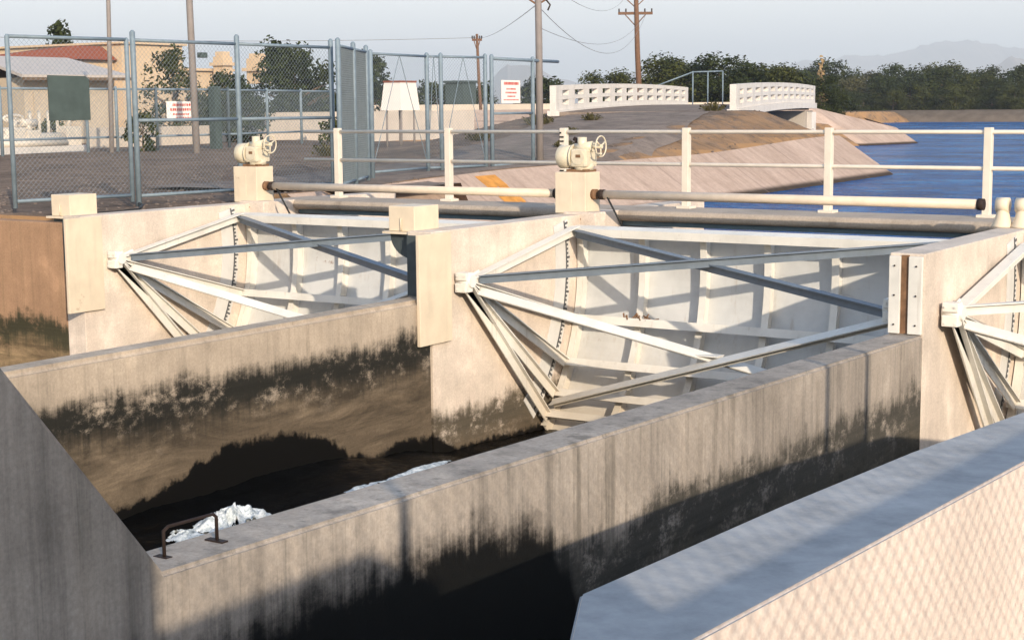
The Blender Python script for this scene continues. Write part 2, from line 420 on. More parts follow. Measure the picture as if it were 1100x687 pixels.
# ------------------------------------------------------------------ terrain
def sstep(x, a, b):
    t = max(0, min(1, (x-a)/(b-a))); return t*t*(3-2*t)
WZ = -.9                                    # canal water level
def xtoe(y): return -15.9 - .072*(y-20)     # waterline of the left bank at z = -1
ROAD = [(-19.3,22),(-19.9,30),(-21.6,36),(-23.6,41.5),(-25.25,46),(-33,71.5),(-36,81),(-40,100),(-44,140)]
ROADZ = [-.02,.15,.62,1.0,1.24,1.45,1.45,1.0,.4]
def road_at(y):
    if y <= ROAD[0][1]: return ROAD[0][0], ROADZ[0]
    for i in range(len(ROAD)-1):
        if ROAD[i][1] <= y <= ROAD[i+1][1]:
            t = (y-ROAD[i][1])/(ROAD[i+1][1]-ROAD[i][1])
            return ROAD[i][0]+t*(ROAD[i+1][0]-ROAD[i][0]), ROADZ[i]+t*(ROADZ[i+1]-ROADZ[i])
    return ROAD[-1][0], ROADZ[-1]
def crest_z(y): return .02 + .12*sstep(y,20,28) + .25*sstep(y,36,50)
def land(x, y):
    z = -.05 + .2*sstep(y, 20, 32)
    z += .05*(mnoise.noise(V((x*.15, y*.15, 0)))) * sstep(y, 18, 26)
    rx, rz = road_at(y)
    d = abs(x-rx)
    if y > 20:
        k = 1 - sstep(d, 3.4, 8.5)
        z = z + (rz-z)*k*sstep(y,20,30)
    z += sstep(y, 79, 86)*.7*(1-sstep(y,150,260))*(1-k if y > 20 else 0)
    return z
def height(x, y):
    # pit of the structure
    if y < 19.45:
        if x > -16.7 or (y < 14.5 and x > -26): return -4.0
        return land(x, y)
    if y > 196:
        far = WZ-1.9 + (y-206.5)*.30
        plain_ = .35 + .15*mnoise.noise(V((x*.03,y*.03,0)))
        return min(far, plain_) if x > -75 - (y-207)*.2 else land(x, y)
    xt = xtoe(y)
    if x > 26: return min(.3, -3+(x-26)*.6)
    z = land(x, y)
    if y < 51:
        zl = -1 + (xt - x)/1.5
        cz_ = crest_z(y)
        z = max(min(zl-.05, cz_-.05), -3.5) if zl < cz_ else min(z, cz_ + (xt - x - 1.5*(cz_+1))*.42) if z > cz_ else cz_ + (z-cz_)*sstep(zl, cz_, cz_+1)
        z = min(z, -1 + (51.2 - y)/1.2 + (.0 if x < xt else 0))
        return max(z, -3.5)
    if y < 95 and x > -140:
        z = min(z, max(-3.5, -1.5 + (y-82.9)/1.4, -1+(-130-x)*.6))
    zl = -1 + (-34.3 -.42*(max(y,88)-91) - x)/1.6
    return max(-3.5, min(z, zl))
def axis(lo, hi, segs):
    out = []; 
    for a, b, st in segs:
        n = max(1, round((b-a)/st))
        out += [a + (b-a)*i/n for i in range(n)]
    out.append(segs[-1][1]); return out
XS = axis(0,0,[(-9000,-2000,1500),(-2000,-500,300),(-500,-150,40),(-150,-70,5),(-70,-45,1.6),(-45,-26.02,.7),(-26.02,-25.98,.04),(-25.98,-16.72,.4),(-16.72,-16.68,.04),(-16.68,-12,.4),(-12,30,2.5),(30,400,40),(400,9000,1500)])
YS = axis(0,0,[(-600,-60,80),(-60,14.46,8),(14.46,14.54,.08),(14.54,19.43,.5),(19.43,19.47,.04),(19.47,52,.45),(52,82,2),(82,100,.6),(100,190,5),(190,215,1),(215,300,6),(300,1000,50),(1000,12000,1500)])
vs = [(x, y, height(x, y)) for y in YS for x in XS]
nx = len(XS); fs = [(j*nx+i, j*nx+i+1, (j+1)*nx+i+1, (j+1)*nx+i) for j in range(len(YS)-1) for i in range(nx-1)]
g = MB().add(vs, fs, True)
ground = tag(g.build('ground', M['dirt'], origin=(0,0,0)), kind='structure')
# bank of fill the photographer stands on, right of the parapet wall
b = MB().prism([(-2.5,2.0),(-2.4,5.8),(-2.2,9.0),(-1.75,11.1),(.8,14.6),(14,14.6),(14,-12),(-2.5,-12)], -3, -1.5)
tag(b.build('bank_path', M['road'], origin=(0,0,0)), kind='structure')
# road over the bank to the bridge
vs = []; fs = []; k = 0
for i in range(0, 61):
    y = 20.5 + (45.6-20.5)*i/60
    rx, rz = road_at(y)
    for j in range(9):
        x = rx - 2.5 + 5*j/8
        wob = .35*mnoise.noise(V((y*.35, j//8, 3)))
        if j in (0, 8): x += wob
        vs.append((x, y, max(height(x, y), 0 if y < 24 else -9) + .02))
    if i: 
        for j in range(8): fs.append(((i-1)*9+j, (i-1)*9+j+1, i*9+j+1, i*9+j))
road = tag(MB().add(vs, fs, True).build('road', M['road'], origin=(0,0,0)), kind='structure')

# concrete lining of the left bank with its rounded end at the side channel
vs = []; fs = []; NY = 46
for i in range(NY+1):
    y = 19.5 + (50.4-19.5)*i/NY
    for j in range(11):
        zz = -1.9 + (crest_z(y)+1.9)*j/10
        yy = y
        if i > NY-4: yy = y + (i-(NY-3))*0
        vs.append((xtoe(y) - 1.5*(zz+1), yy, zz))
    if i:
        for j in range(10): fs.append(((i-1)*11+j, (i-1)*11+j+1, i*11+j+1, i*11+j))
# end face turning into the side channel
base = len(vs)
for i in range(13):
    s_ = i/12
    for j in range(11):
        zt = crest_z(50.4)
        zz = -1.9 + (zt+1.9)*j/10
        x0 = xtoe(50.4) - 1.5*(zz+1)
        vs.append((x0 - s_*14, 50.4 + .9*math.sin(min(1,s_*6)*1.57)*(1-(zz+1.9)/4), zz))
    if i:
        for j in range(10): fs.append((base+(i-1)*11+j, base+(i-1)*11+j+1, base+i*11+j+1, base+i*11+j))
lin = MB().add(vs, fs, False)
tag(lin.build('canal_bank', M['lining'], origin=(0,0,0)), kind='structure')
# far wedge of lining where the side channel meets the canal
w0 = MB()
T = [(-60,82.4,-1.9),(-31.0,83.2,-1.9),(-29.2,92,-1.9),(-34,120,-1.9)]
# top of the wedge: level by the bridge, then down to the point
face = [(-60,82.6,-1.6),(-36.2,82.9,-1.6),(-31.5,83.4,-1.6),(-30.6,91,-1.3)]
vs = [(-60,82.2,-1.9),(-34.6,82.4,-1.9),(-31.2,86.5,-1.9),(-30.2,91.8,-1.9),(-44.5,125,-1.9),
      (-60,84.6,1.32),(-37.6,84.9,1.32),(-36.4,86.6,1.32),(-33.4,92.5,.05),(-48,125,.4)]
w0.add(vs, [(0,1,6,5),(1,2,7,6),(2,3,8,7),(3,4,9,8)])
tag(w0.build('canal_bank', M['lining'], origin=(0,0,0)), kind='structure')
# upstream water
wv = MB().add([(-150,19.6,WZ),(40,19.6,WZ),(400,19.6,WZ),(400,209,WZ),(-150,209,WZ)], [(0,1,2,3,4)])
tag(wv.build('canal_water', M['water'], origin=(0,0,0)), kind='structure')
bw = MB().add([(-16.9,17.70,WZ),(2,17.70,WZ),(2,19.6,WZ),(-16.9,19.6,WZ)], [(0,1,2,3)])
tag(bw.build('forebay_water', M['darkwater'], origin=(0,0,0)), kind='structure')
# far bank: pale strip of earth over the water
fb = MB()
for i in range(40):
    x = -92 + i*5
vs = []; fs = []
for i in range(61):
    x = -95 + 300*i/60
    wob = .25*mnoise.noise(V((x*.08, 0, 5)))
    vs += [(x, 206.2, -1.6), (x, 207.4+wob, -.35), (x, 209.5, .62+wob*.5), (x, 213, .7), (x, 222, .3)]
    if i:
        for j in range(4): fs.append(((i-1)*5+j, (i-1)*5+j+1, i*5+j+1, i*5+j))
M['farbank'] = plain('far_bank_earth', (.15,.118,.092), .3, .8, .95, .1, bump=0)
tag(MB().add(vs, fs, True).build('far_bank', M['farbank'], origin=(0,0,0)), kind='structure')

# ------------------------------------------------------------------ channel water below the gates
prof = [(-14,-2.25),(9,-2.25),(12.2,-2.26),(13.4,-2.42),(14.7,-2.62),(17.5,-2.72)]
def wprof(y):
    for i in range(len(prof)-1):
        if prof[i][0] <= y <= prof[i+1][0]:
            t = (y-prof[i][0])/(prof[i+1][0]-prof[i][0]); t = t*t*(3-2*t)
            return prof[i][1]+t*(prof[i+1][1]-prof[i][1])
    return prof[-1][1]
def water_sheet(x0, x1, y0, y1, st, k):
    nx_ = round((x1-x0)/st); ny_ = round((y1-y0)/st); vs = []
    for j in range(ny_+1):
        for i in range(nx_+1):
            x = x0+(x1-x0)*i/nx_; y = y0+(y1-y0)*j/ny_
            e = (x-x0)/(x1-x0)
            base_ = wprof(min(y + .9*e*k, 17.4))
            n_ = mnoise.fractal(V((x*1.5, y*1.0, k)), .75, 2.1, 6); rg = abs(mnoise.noise(V((x*2.3, y*1.3, k+4))))
            vs.append((x, y, base_ + .034*n_ - .05*rg*min(1,e*3) + .012*mnoise.fractal(V((x*5, y*8, k+2)), .8, 2.1, 4)))
    return MB().add(vs, [(j*(nx_+1)+i, j*(nx_+1)+i+1, (j+1)*(nx_+1)+i+1, (j+1)*(nx_+1)+i) for j in range(ny_) for i in range(nx_)], True)
for (a, b_, k) in ((-16.44,-10.95,.0),(-10.59,-5.2,.6),(-4.84,.6,.3)):
    tag(water_sheet(a, b_, -6 if k != .6 else 3, 17.4, .16 if k != .6 else .06, k).build('channel_water', M['darkwater'], origin=(0,0,0)), kind='structure')

# foam: torn crests and drops thrown up beside the near wall
def foam_sheet(x0, y0, z0, lx, ly, amp, seed, thr=.0, st=.012):
    nx_, ny_ = int(lx/st), int(ly/st); H = {}
    for j in range(ny_+1):
        for i in range(nx_+1):
            u, v = i/nx_*2-1, j/ny_*2-1
            x = x0+u*lx/2; y = y0+v*ly/2
            fall = max(0, 1-u*u)*max(0, 1-abs(v)**1.6)
            n1 = mnoise.fractal(V((x*3.2,y*2.2,seed)), .8, 2.2, 6)
            rg = 1-abs(mnoise.noise(V((x*4.5,y*3.2,seed+9))))*2
            pk = max(0, rg)**2
            val = fall*(.55+.6*n1) - thr
            if val > .12:
                H[i,j] = (x+.05*n1, y+.05*mnoise.noise(V((x*9,y*9,seed))), z0 + amp*(val*.55 + pk*fall*.25 + .16*mnoise.fractal(V((x*11,y*11,seed)),.6,2.1,4)*fall))
    idx = {k: n for n, k in enumerate(H)}
    fs = []
    for (i,j) in H:
        q = [(i,j),(i+1,j),(i+1,j+1),(i,j+1)]
        if all(k in H for k in q): fs.append([idx[k] for k in q])
    return MB().add(list(H.values()), fs, True)
# ------------------------------------------------------------------ piers, walls
PX = [(-16.8,-16.45),(-10.94,-10.6),(-5.19,-4.85),(.55,.9)]
names = ['pale painted concrete pier farthest left, with the left gate hinged on it',
         'pale painted concrete pier between the two whole gates',
         'pale painted concrete pier in front of the pair of small shaft bearings']
def arc(cy_, cz_, r, a0, a1, n):
    return [(cy_+r*math.cos(a0+(a1-a0)*i/n), cz_+r*math.sin(a0+(a1-a0)*i/n)) for i in range(n+1)]
TY, TZ = 14.8, -.6
PLATE = plain('pier_side_plate', (.60,.58,.55), .1, 3, .6, .3, grime=.3)
for i, (xa, xb) in enumerate(PX):
    root = empty('pier', ((xa+xb)/2, 17, -3.6), names[i] if i < 3 else 'pale painted concrete pier beside the bank path', 'pier')
    mb = MB().box((xa,14.3,-3.6),(xb,21.2,-.002), .012)
    mb.build('pier_body', M['pier'], root)
    if i < 3:
        # steel plate let into the side, with a staff gauge painted down it
        r0, r1 = 2.16, 2.5
        A = arc(TY,TZ,r1,R(13),R(-50),24) + arc(TY,TZ,r0,R(-50),R(13),24)
        MB().prism(A, xb+.002, xb+.014, 'x').build('wall_plate', PLATE, root)
        gm = MB(); rnd = random.Random(3)
        for k in range(46):
            a = R(12 - 60*k/46)
            r = 2.42; ln = .05 if k % 4 else .1
            p = (TY+r*math.cos(a), TZ+r*math.sin(a)); q = (TY+(r+ln*.7)*math.cos(a), TZ+(r+ln*.7)*math.sin(a))
            gm.bar((xb+.018,p[0],p[1]),(xb+.018,q[0],q[1]),.004,.028,(0,-math.sin(a),math.cos(a)))
        B = arc(TY,TZ,2.425,R(13),R(-48),30) + arc(TY,TZ,2.40,R(-48),R(13),30)
        gm.prism(B, xb+.0155, xb+.019, 'x')
        gm.build('staff_gauge', M['gaugeink'], root)
        # darker rusty seal plate the gate edge rubs on
        A = arc(TY,TZ,2.97,R(11.2),R(-50),24) + arc(TY,TZ,2.83,R(-50),R(11.2),24)
        MB().prism(A, xb+.002, xb+.012, 'x').build('seal_plate', M['brown'], root)
    if i < 2:
        MB().box((xa+.004,14.28,-.75),(xb-.004,14.2985,-.05)).build('slot_or_shade_plate', M['shadedark'], root)  # dark plate added where the cover plate's shade falls on the pier end
    if i == 2:
        # stop-log slot on the downstream end: two bolted plates with a rusty groove between
        MB().box((xa+.005,14.262,-.765),(xa+.115,14.2985,-.03),.006).build('slot_or_shade_plate', M['white'], root)
        MB().box((xa+.195,14.262,-.765),(xb-.012,14.2985,-.03),.006).build('slot_or_shade_plate', M['white'], root)
        MB().box((xa+.118,14.285,-.765),(xa+.192,14.299,-.02)).build('slot', M['brown'], root)
        for x in (xa+.06, xa+.27):
            for z in (-.68,-.4,-.12): MB().tube([(x,14.264,z),(x,14.252,z)], .009, 8).build('bolt', M['dark'], root)

def chan_wall(name, xa, xb, z1, z0, ytop, rise_to, mat, lab, bev=.02):
    """long channel wall; downstream it climbs at a slope to the bridge level"""
    yl = 4.59; n = 40
    prof_ = [(14.297, z1), (yl, z0)]
    poly = [(14.297,-3.6),(14.297,z1-.0),(yl,z0),(yl-.83*(rise_to-z0)/1.06,rise_to),(-4,rise_to),(-4,-3.6)]
    mb = MB().prism(poly, xa, xb, 'x')
    bm = bmesh.new()
    vv = [bm.verts.new(v) for v in mb.v]
    for f in mb.f: bm.faces.new([vv[i] for i in f])
    bmesh.ops.recalc_face_normals(bm, faces=bm.faces[:])
    bmesh.ops.bevel(bm, geom=[e for e in bm.edges if abs(e.verts[0].co.x-e.verts[1].co.x) < .01 and max(e.verts[0].co.z,e.verts[1].co.z) > -1.2 and e.verts[0].co.y != 14.297 or False], offset=bev, segments=3, affect='EDGES')
    mb2 = MB(); mb2.bm(bm)
    o = mb2.build(name, mat)
    return tag(o, lab, 'wall')
chan_wall('channel_wall', -10.94, -10.6, -.755, -.755, 0, 1.0, M['wallA'], 'tan concrete channel wall with a black algae band, running from the middle pier', .05)
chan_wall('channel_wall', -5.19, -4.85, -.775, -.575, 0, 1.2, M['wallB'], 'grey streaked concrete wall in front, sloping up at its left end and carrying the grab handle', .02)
# brown end wall left of the far pier
mb = MB().box((-26,14.3,-3.6),(-16.803,14.62,-.10),.015)
tag(mb.build('end_wall', M['brownwall']), 'rust brown stained concrete wall under the fence at the far left', 'wall')

# parapet wall in the foreground
zt = -.4
poly = [(-2.90,4.80),(-2.80,6.4),(-2.68,7.75),(-2.49,9.14),(-2.0,11.2),(.55,14.2),(.93,14.2),(-1.66,11.0),(-1.96,9.6),(-2.117,7.80),(-2.2075,6.26),(-2.30,4.70),(-2.36,3.7),(-2.40,3.0),(-2.62,3.0),(-2.673,4.355)]
bm = bmesh.new()
# top and sides, arris softly rounded and chipped
n = len(poly)
tv = [bm.verts.new((x,y,zt)) for x,y in poly]; bv = [bm.verts.new((x,y,-3.6)) for x,y in poly]
bm.faces.new(tv); bm.faces.new(bv[::-1])
for i in range(n): bm.faces.new((tv[i], bv[i], bv[(i+1)%n], tv[(i+1)%n]))
bmesh.ops.recalc_face_normals(bm, faces=bm.faces[:])
bmesh.ops.bevel(bm, geom=[e for e in bm.edges if abs(e.verts[0].co.z-zt) < 1e-4 and abs(e.verts[1].co.z-zt) < 1e-4], offset=.012, segments=3, affect='EDGES')
bmesh.ops.triangulate(bm, faces=[f for f in bm.faces if len(f.verts) > 4])
pw = MB(); pw.bm(bm)
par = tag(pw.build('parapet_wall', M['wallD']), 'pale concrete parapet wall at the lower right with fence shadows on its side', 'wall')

# ------------------------------------------------------------------ radial gates
GW = 5.36
def make_gate():
    x0 = -10.575; x1 = x0+GW
    root = empty('radial_gate', (x0, TY, TZ), 'white steel radial gate in the middle bay, seen almost whole, with its crossed braces', 'sluice gate', 'radial gates of the headworks')
    def pt(x, r, deg): a = R(deg); return V((x, TY+r*math.cos(a), TZ+r*math.sin(a)))
    # curved skin
    A = arc(TY,TZ,2.885,R(7.4),R(-50),30) + arc(TY,TZ,2.865,R(-50),R(7.4),30)
    MB().prism(A, x0, x1, 'x').build('skin_plate', M['skin'], root)
    # ribs: curved tees
    for k in range(7):
        x = x0+.09+ k*.868 if k else x0+.035
        A = arc(TY,TZ,2.862,R(7.2),R(-49),24) + arc(TY,TZ,2.70,R(-49),R(7.2),24)
        m = MB().prism(A, x-.012, x+.012, 'x')
        A = arc(TY,TZ,2.699,R(7.2),R(-49),24) + arc(TY,TZ,2.686,R(-49),R(7.2),24)
        m.prism(A, x-.045, x+.045, 'x')
        m.build('rib', M['white'], root)
    # horizontal beams: channels laid across the ribs
    for deg, nm in ((9.2,'top_beam'),(-16.4,'cross_beam'),(-29.6,'cross_beam'),(-39.6,'cross_beam'),(-47,'cross_beam')):
        a = R(deg); rad = V((0,math.cos(a),math.sin(a))); tan = V((0,-math.sin(a),math.cos(a)))
        c0 = V((0,TY,TZ))
        m = MB()
        rin = 2.47 if nm == 'top_beam' else 2.53
        def slabbed(ra, rb, ta, tb):
            vs = []
            for x in (x0+.01, x1-.01):
                for r_, t_ in ((ra,ta),(rb,ta),(rb,tb),(ra,tb)):
                    p = c0 + rad*r_ + tan*t_; vs.append((x,p.y,p.z))
            m.add(vs, [(0,1,2,3),(7,6,5,4),(0,4,5,1),(1,5,6,2),(2,6,7,3),(3,7,4,0)])
        slabbed(rin+.012, 2.684, .030, .045)          # web
        slabbed(rin, rin+.012, -.055, .050)           # visible flange
        m.build(nm, M['white'], root)
    # arms, three-sided fans on both sides
    for side, xs in ((0, x0+.10), (1, x1-.10)):
        tr = MB()
        tr.tube([(xs-.10,TY,TZ),(xs+.10,TY,TZ)], .075, 14)
        tr.box((xs-.085,TY-.11,TZ-.13),(xs+.075,TY+.03,TZ-.02),.01)
        tr.box((xs-.085,TY-.10,TZ+.01),(xs+.075,TY+.04,TZ+.10),.01)
        hub = tr.build('trunnion', M['white'], root)
        for dz in (-.1,.06):
            for dx in (-.05,.05): MB().tube([(xs+dx,TY-.108,TZ+dz),(xs+dx,TY-.118,TZ+dz)], .010, 8).build('bolt', M['white'], hub)
        for r_, deg, w_ in ((2.50,10.8,.10),(2.52,-15.6,.10),(2.52,-29,.085),(2.52,-39.4,.085),(2.60,-46.6,.10)):
            m = MB()
            a = R(deg); up = (0,-math.sin(a),math.cos(a))
            p = pt(xs, .09, deg); q = pt(xs, r_, deg)
            m.bar(p, q, .125, .014, up)                               # tee: flat top and web below
            off = V(up)*(-.057)
            m.bar(p+off, q+off, .016, .10, up)
            m.build('arm', M['white'], root)
        # gusset at the hub
        m = MB()
        m.prism([(TY+.02,TZ+.02),(TY+.33,TZ+.10),(TY+.36,TZ+.03),(TY+.30,TZ-.06)], xs-.055, xs-.043,'x')
        m.build('gusset_or_shade_plate', M['white'], root)
        MB().prism([(TY+.05,TZ-.03),(TY+.40,TZ-.15),(TY+.40,TZ-.24),(TY+.26,TZ-.34),(TY+.12,TZ-.22)], xs-.02, xs-.008,'x').build('gusset_or_shade_plate', M['panel'], root)  # lower gusset coloured dark, standing in for the shadow under the trunnion
    # crossed braces in the plane of the top arms and of the lower arms
    def brace(p, q, w_=.085, mt='white'):
        m = MB(); m.bar(p, q, w_, .012); m.bar(V(p)+V((0,0,-.05)), V(q)+V((0,0,-.05)), .012, .09)
        m.build('brace', M[mt], root)
    aL, aR = x0+.14, x1-.14
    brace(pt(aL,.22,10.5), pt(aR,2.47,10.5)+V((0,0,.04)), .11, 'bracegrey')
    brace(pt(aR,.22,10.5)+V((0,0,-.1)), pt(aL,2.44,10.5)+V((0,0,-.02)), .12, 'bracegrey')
    for p, q in ((pt(aL,.25,-33), pt(aR,2.5,-38)), (pt(aR,.25,-33)+V((0,0,.015)), pt(aL,2.5,-44)+V((0,0,.015)))):
        m = MB(); m.bar(p, q, .15, .014, (0,-.45,.9)); m.bar(p+V((0,.05,-.05)), q+V((0,.05,-.05)), .012, .05); m.build('brace', M['white'], root)
    m = MB()
    c = (pt(aL,.25,-33)+pt(aR,2.5,-38))/2
    m.box((c.x-.17,c.y-.09,c.z+.012),(c.x+.17,c.y+.09,c.z+.024))
    m.build('splice_plate', M['white'], root)
    # rubber side seals
    for xs in (x0-.012, x1+.002):
        A = arc(TY,TZ,2.90,R(7.4),R(-50),24) + arc(TY,TZ,2.84,R(-50),R(7.4),24)
        MB().prism(A, xs, xs+.01, 'x').build('side_seal', M['brown'], root)
    return root
gate = make_gate()
g1 = copy_tree(gate, None, (-5.85,0,0)); g1['label'] = 'white steel radial gate at the left, half hidden behind the tan channel wall'
g3 = copy_tree(gate, None, (5.75,0,0))
for ch in g3.children:
    if ch.data.materials[0] == M['bracegrey']:
        ch.data = ch.data.copy(); ch.data.materials[0] = M['white']
g3['label'] = 'white steel radial gate at the right edge, only its fan of arms in view'

# orange debris lying on a beam of the middle gate
db = MB(); rnd = random.Random(5)
for k in range(14):
    x = -9.55+rnd.uniform(-.2,.2); y = 17.28+rnd.uniform(-.06,.06)
    db.bar((x,y,-1.285),(x+rnd.uniform(-.09,.09),y+.05,-1.285+rnd.uniform(.01,.07)),.02,.012)
tag(db.build('debris', M['brown']), 'small clump of rusty brown debris on the upper cross beam of the middle gate', 'debris')

# ------------------------------------------------------------------ hoist line: pedestals, actuators, torque tubes
HY = 17.85
def pedestal(xc, lab):
    root = empty('hoist_pedestal', (xc,HY,0), lab, 'pedestal', 'hoist pedestals on the piers')
    MB().box((xc-.235,HY-.19,.002),(xc+.235,HY+.19,.545),.012).build('housing', M['cream'], root)
    MB().box((xc-.06,HY-.27,-.235),(xc+.44,HY-.0,.03),.02).build('bracket', M['pier'], root)
    sh = MB(); sh.tube([(xc+.235,HY,.25),(xc+.30,HY,.25)], .07, 14); sh.build('shaft_bush', M['brown'], root)
    MB().box((xc-.16,HY-.194,.10),(xc+.02,HY-.188,.42)).build('cover_plate', M['cream'], root)
    return root
pedestal(-10.80, 'cream steel hoist pedestal on the middle pier, its side lit by the sun')
pedestal(-16.60, 'cream steel hoist pedestal on the left pier, in front of the chain link fence')
def actuator(xc, lab):
    z0 = .55
    root = empty('gate_actuator', (xc,HY,z0), lab, 'actuator', 'motor actuators on the hoist pedestals')
    mo = MB()
    mo.tube([(xc-.27,HY,z0+.19),(xc-.25,HY,z0+.19),(xc-.245,HY,z0+.19),(xc-.03,HY,z0+.19)], [.125,.15,.155,.155], 22)
    mo.tube([(xc-.05,HY,z0+.19),(xc-.025,HY,z0+.19)], .172, 22)
    mo.build('motor', M['gear'], root)
    gb = MB().box((xc-.02,HY-.15,z0+.06),(xc+.22,HY+.15,z0+.30),.03)
    gb.tube([(xc+.1,HY,z0+.02),(xc+.1,HY,z0+.1)], .13, 20)
    gb.tube([(xc-.02,HY-.0,z0+.30),(xc+.24,HY,z0+.33)], .07, 14)
    gb.tube([(xc+.10,HY-.16,z0+.19),(xc+.10,HY-.135,z0+.19)], .10, 18)
    gb.build('gearbox', M['gear'], root)
    MB().box((xc+.07,HY-.165,z0+.185),(xc+.14,HY-.159,z0+.225)).build('name_plate', M['brown'], root)
    MB().tube([(xc+.075,HY,z0+.28),(xc+.075,HY,z0+.45)], .062, 16).build('cap', M['gear'], root)
    MB().tube([(xc-.02,HY+.02,z0+.33),(xc-.02,HY+.02,z0+.41),(xc-.06,HY+.02,z0+.43)], .03, 10).build('plug', M['dark'], root)
    hw = MB()
    cxw = xc+.36; czw = z0+.33
    ring = [(cxw, HY+.135*math.cos(2*math.pi*k/28), czw+.135*math.sin(2*math.pi*k/28)) for k in range(29)]
    hw.tube(ring, .010, 8, False)
    for k in range(3):
        a = 2*math.pi*k/3+.5; hw.tube([(cxw,HY,czw),(cxw,HY+.135*math.cos(a),czw+.135*math.sin(a))], .011, 6)
    hw.tube([(cxw-.16,HY,czw),(cxw+.02,HY,czw)], .03, 10)
    hw.tube([(cxw,HY-.13,czw-.09),(cxw+.09,HY-.13,czw-.09)], .012, 6)
    hw.build('handwheel', M['gear'], root)
    MB().box((xc-.1,HY-.12,z0-.006),(xc+.22,HY+.12,z0+.03)).build('mounting_plate', M['brown'], root)
actuator(-10.80, 'cream motor actuator with handwheel above the middle pier')
actuator(-16.60, 'cream motor actuator with handwheel above the left pier, before the dark gravel')
def tube_run(xa, xb, lab):
    root = empty('torque_tube', ((xa+xb)/2,HY,.25), lab, 'pipe', 'torque tubes of the gate hoist')
    MB().tube([(xa+.10,HY,.25),(xb-.10,HY,.25)], .058, 16).build('pipe', M['tube'], root)
    for x in (xa+.07, xb-.07): MB().tube([(x-.035,HY,.25),(x+.035,HY,.25)], .068, 14).build('coupling', M['dark'], root)
tube_run(-16.29, -11.05, 'cream torque tube across the left bay, below the railing')
tube_run(-10.49, -5.35, 'cream torque tube across the middle bay, below the railing')
tube_run(-4.75, -.0, 'cream torque tube across the right bay beyond the shaft bearings')
def bearing(x, lab):
    root = empty('shaft_bearing', (x,HY,0), lab, 'bearing', 'shaft bearings on the right pier')
    m = MB()
    m.tube([(x,HY,0),(x,HY,.02),(x,HY,.10),(x,HY,.20),(x,HY,.30),(x,HY,.32)], [.125,.12,.085,.062,.07,.05], 18)
    m.build('stand', M['cream'], root)
    MB().tube([(x-.07,HY,.25),(x+.07,HY,.25)], .085, 16).build('collar', M['cream'], root)
bearing(-5.17, 'cream bell shaped bearing stand nearest the dark coupling of the torque tube')
bearing(-4.95, 'cream bell shaped bearing stand at the right edge of the photo')
# hoist ropes from the tube down to the gate
for x, lab in ((-10.32,'thin dark hoist cable beside the middle pedestal'),(-16.1,'thin dark hoist cable beside the left pedestal')):
    tag(MB().tube([(x,HY-.04,.22),(x+.2,HY+.06,-.22)], .014, 6).build('hoist_cable', M['rubber']), lab, 'cable')

# pull boxes with conduit shields at the downstream ends of two piers
def pull_box(xb, lab):
    dx = xb+10.6
    root = empty('guide_cover', (-10.9+dx,14.4,-.02), lab, 'steel box', 'stop log guide covers')
    MB().box((-11.27+dx,14.38,-.015),(-10.90+dx,14.86,.275),.008).build('box', M['cream'], root)
    MB().box((-11.33+dx,14.33,-.045),(-10.62+dx,14.92,-.018)).build('base_plate', M['cream'], root)
    MB().box((-10.60+dx+.002,14.0,-1.285),(-10.60+dx+.05,14.62,-.015),.008).build('cover_plate', M['cream'], root)
    # curved bracket under the overhang
    m = MB().prism([(-11.28+dx,-.047),(-10.945+dx,-.047),(-10.945+dx,-.34)] + [(-10.945+dx-.335*math.sin(R(t_))**1.0*1.0, -.34+.28*(1-math.cos(R(t_)))) for t_ in range(10,91,10)], 14.42, 14.72, 'y')
    m.build('bracket', M['shadedark'], root)  # dark colour stands in for the shade under the overhang
    MB().tube([(-11.085+dx,14.374,.13),(-11.085+dx,14.366,.13),(-11.085+dx,14.366,-.01)], .010, 6).build('handle', M['cream'], root)
pull_box(-10.6, 'cream steel box and long cover plate on the end of the middle pier')
pull_box(-16.45, 'cream steel box and long cover plate beside the brown wall, at the left pier')

# ------------------------------------------------------------------ walkway slab and railing
A = [(18.85,0),(19.52,0),(19.52,-.15),(18.75,-.15)] + [(18.64-.07*math.sin(R(a_)), -.075-.075*math.cos(R(a_))) for a_ in range(15,166,15)]
wk = MB().prism(A, -16.9, 4.0, 'x')
tag(wk.build('walkway', M['slab']), 'grey concrete walkway slab with a rounded edge behind the gates', 'walkway')
bm_ = MB().box((-16.44,18.70,-.215),(-10.95,18.85,-.152)); 
tag(bm_.build('support_beam', M['bluepipe']), 'blue grey steel beam under the walkway across the left bay', 'beam', 'beams under the walkway')
tag(MB().box((-10.59,18.70,-.215),(-5.2,18.85,-.152)).build('support_beam', M['bluepipe']), 'blue grey steel beam under the walkway across the middle bay', 'beam', 'beams under the walkway')
root = empty('railing', (-10,19.3,0), 'long cream pipe railing with square posts on the walkway', 'railing')
for i, x in enumerate((-16.12,-13.95,-11.9,-9.93,-7.86,-5.79,-3.7,-1.6,.5)):
    m = MB().box((x-.048,19.25,.0),(x+.048,19.35,1.10),.008)
    p = m.build('post', M['rail'], root)
    MB().box((x-.10,19.2,.001),(x+.10,19.4,.035)).build('base_plate', M['rail'], p)
    if i == 2:
        n_ = MB(); rnd = random.Random(2)
        for k in range(16):
            z = .12+k*.06; n_.box((x-.045,19.242,z),(x-.045+rnd.choice((.03,.05,.07)),19.2495,z+.022))
        n_.build('gauge_marks', M['rubber'], p)
for z in (1.045,.60): MB().tube([(-16.82,19.3,z),(2.5,19.3,z)], .027, 10).build('rail', M['rail'], root)

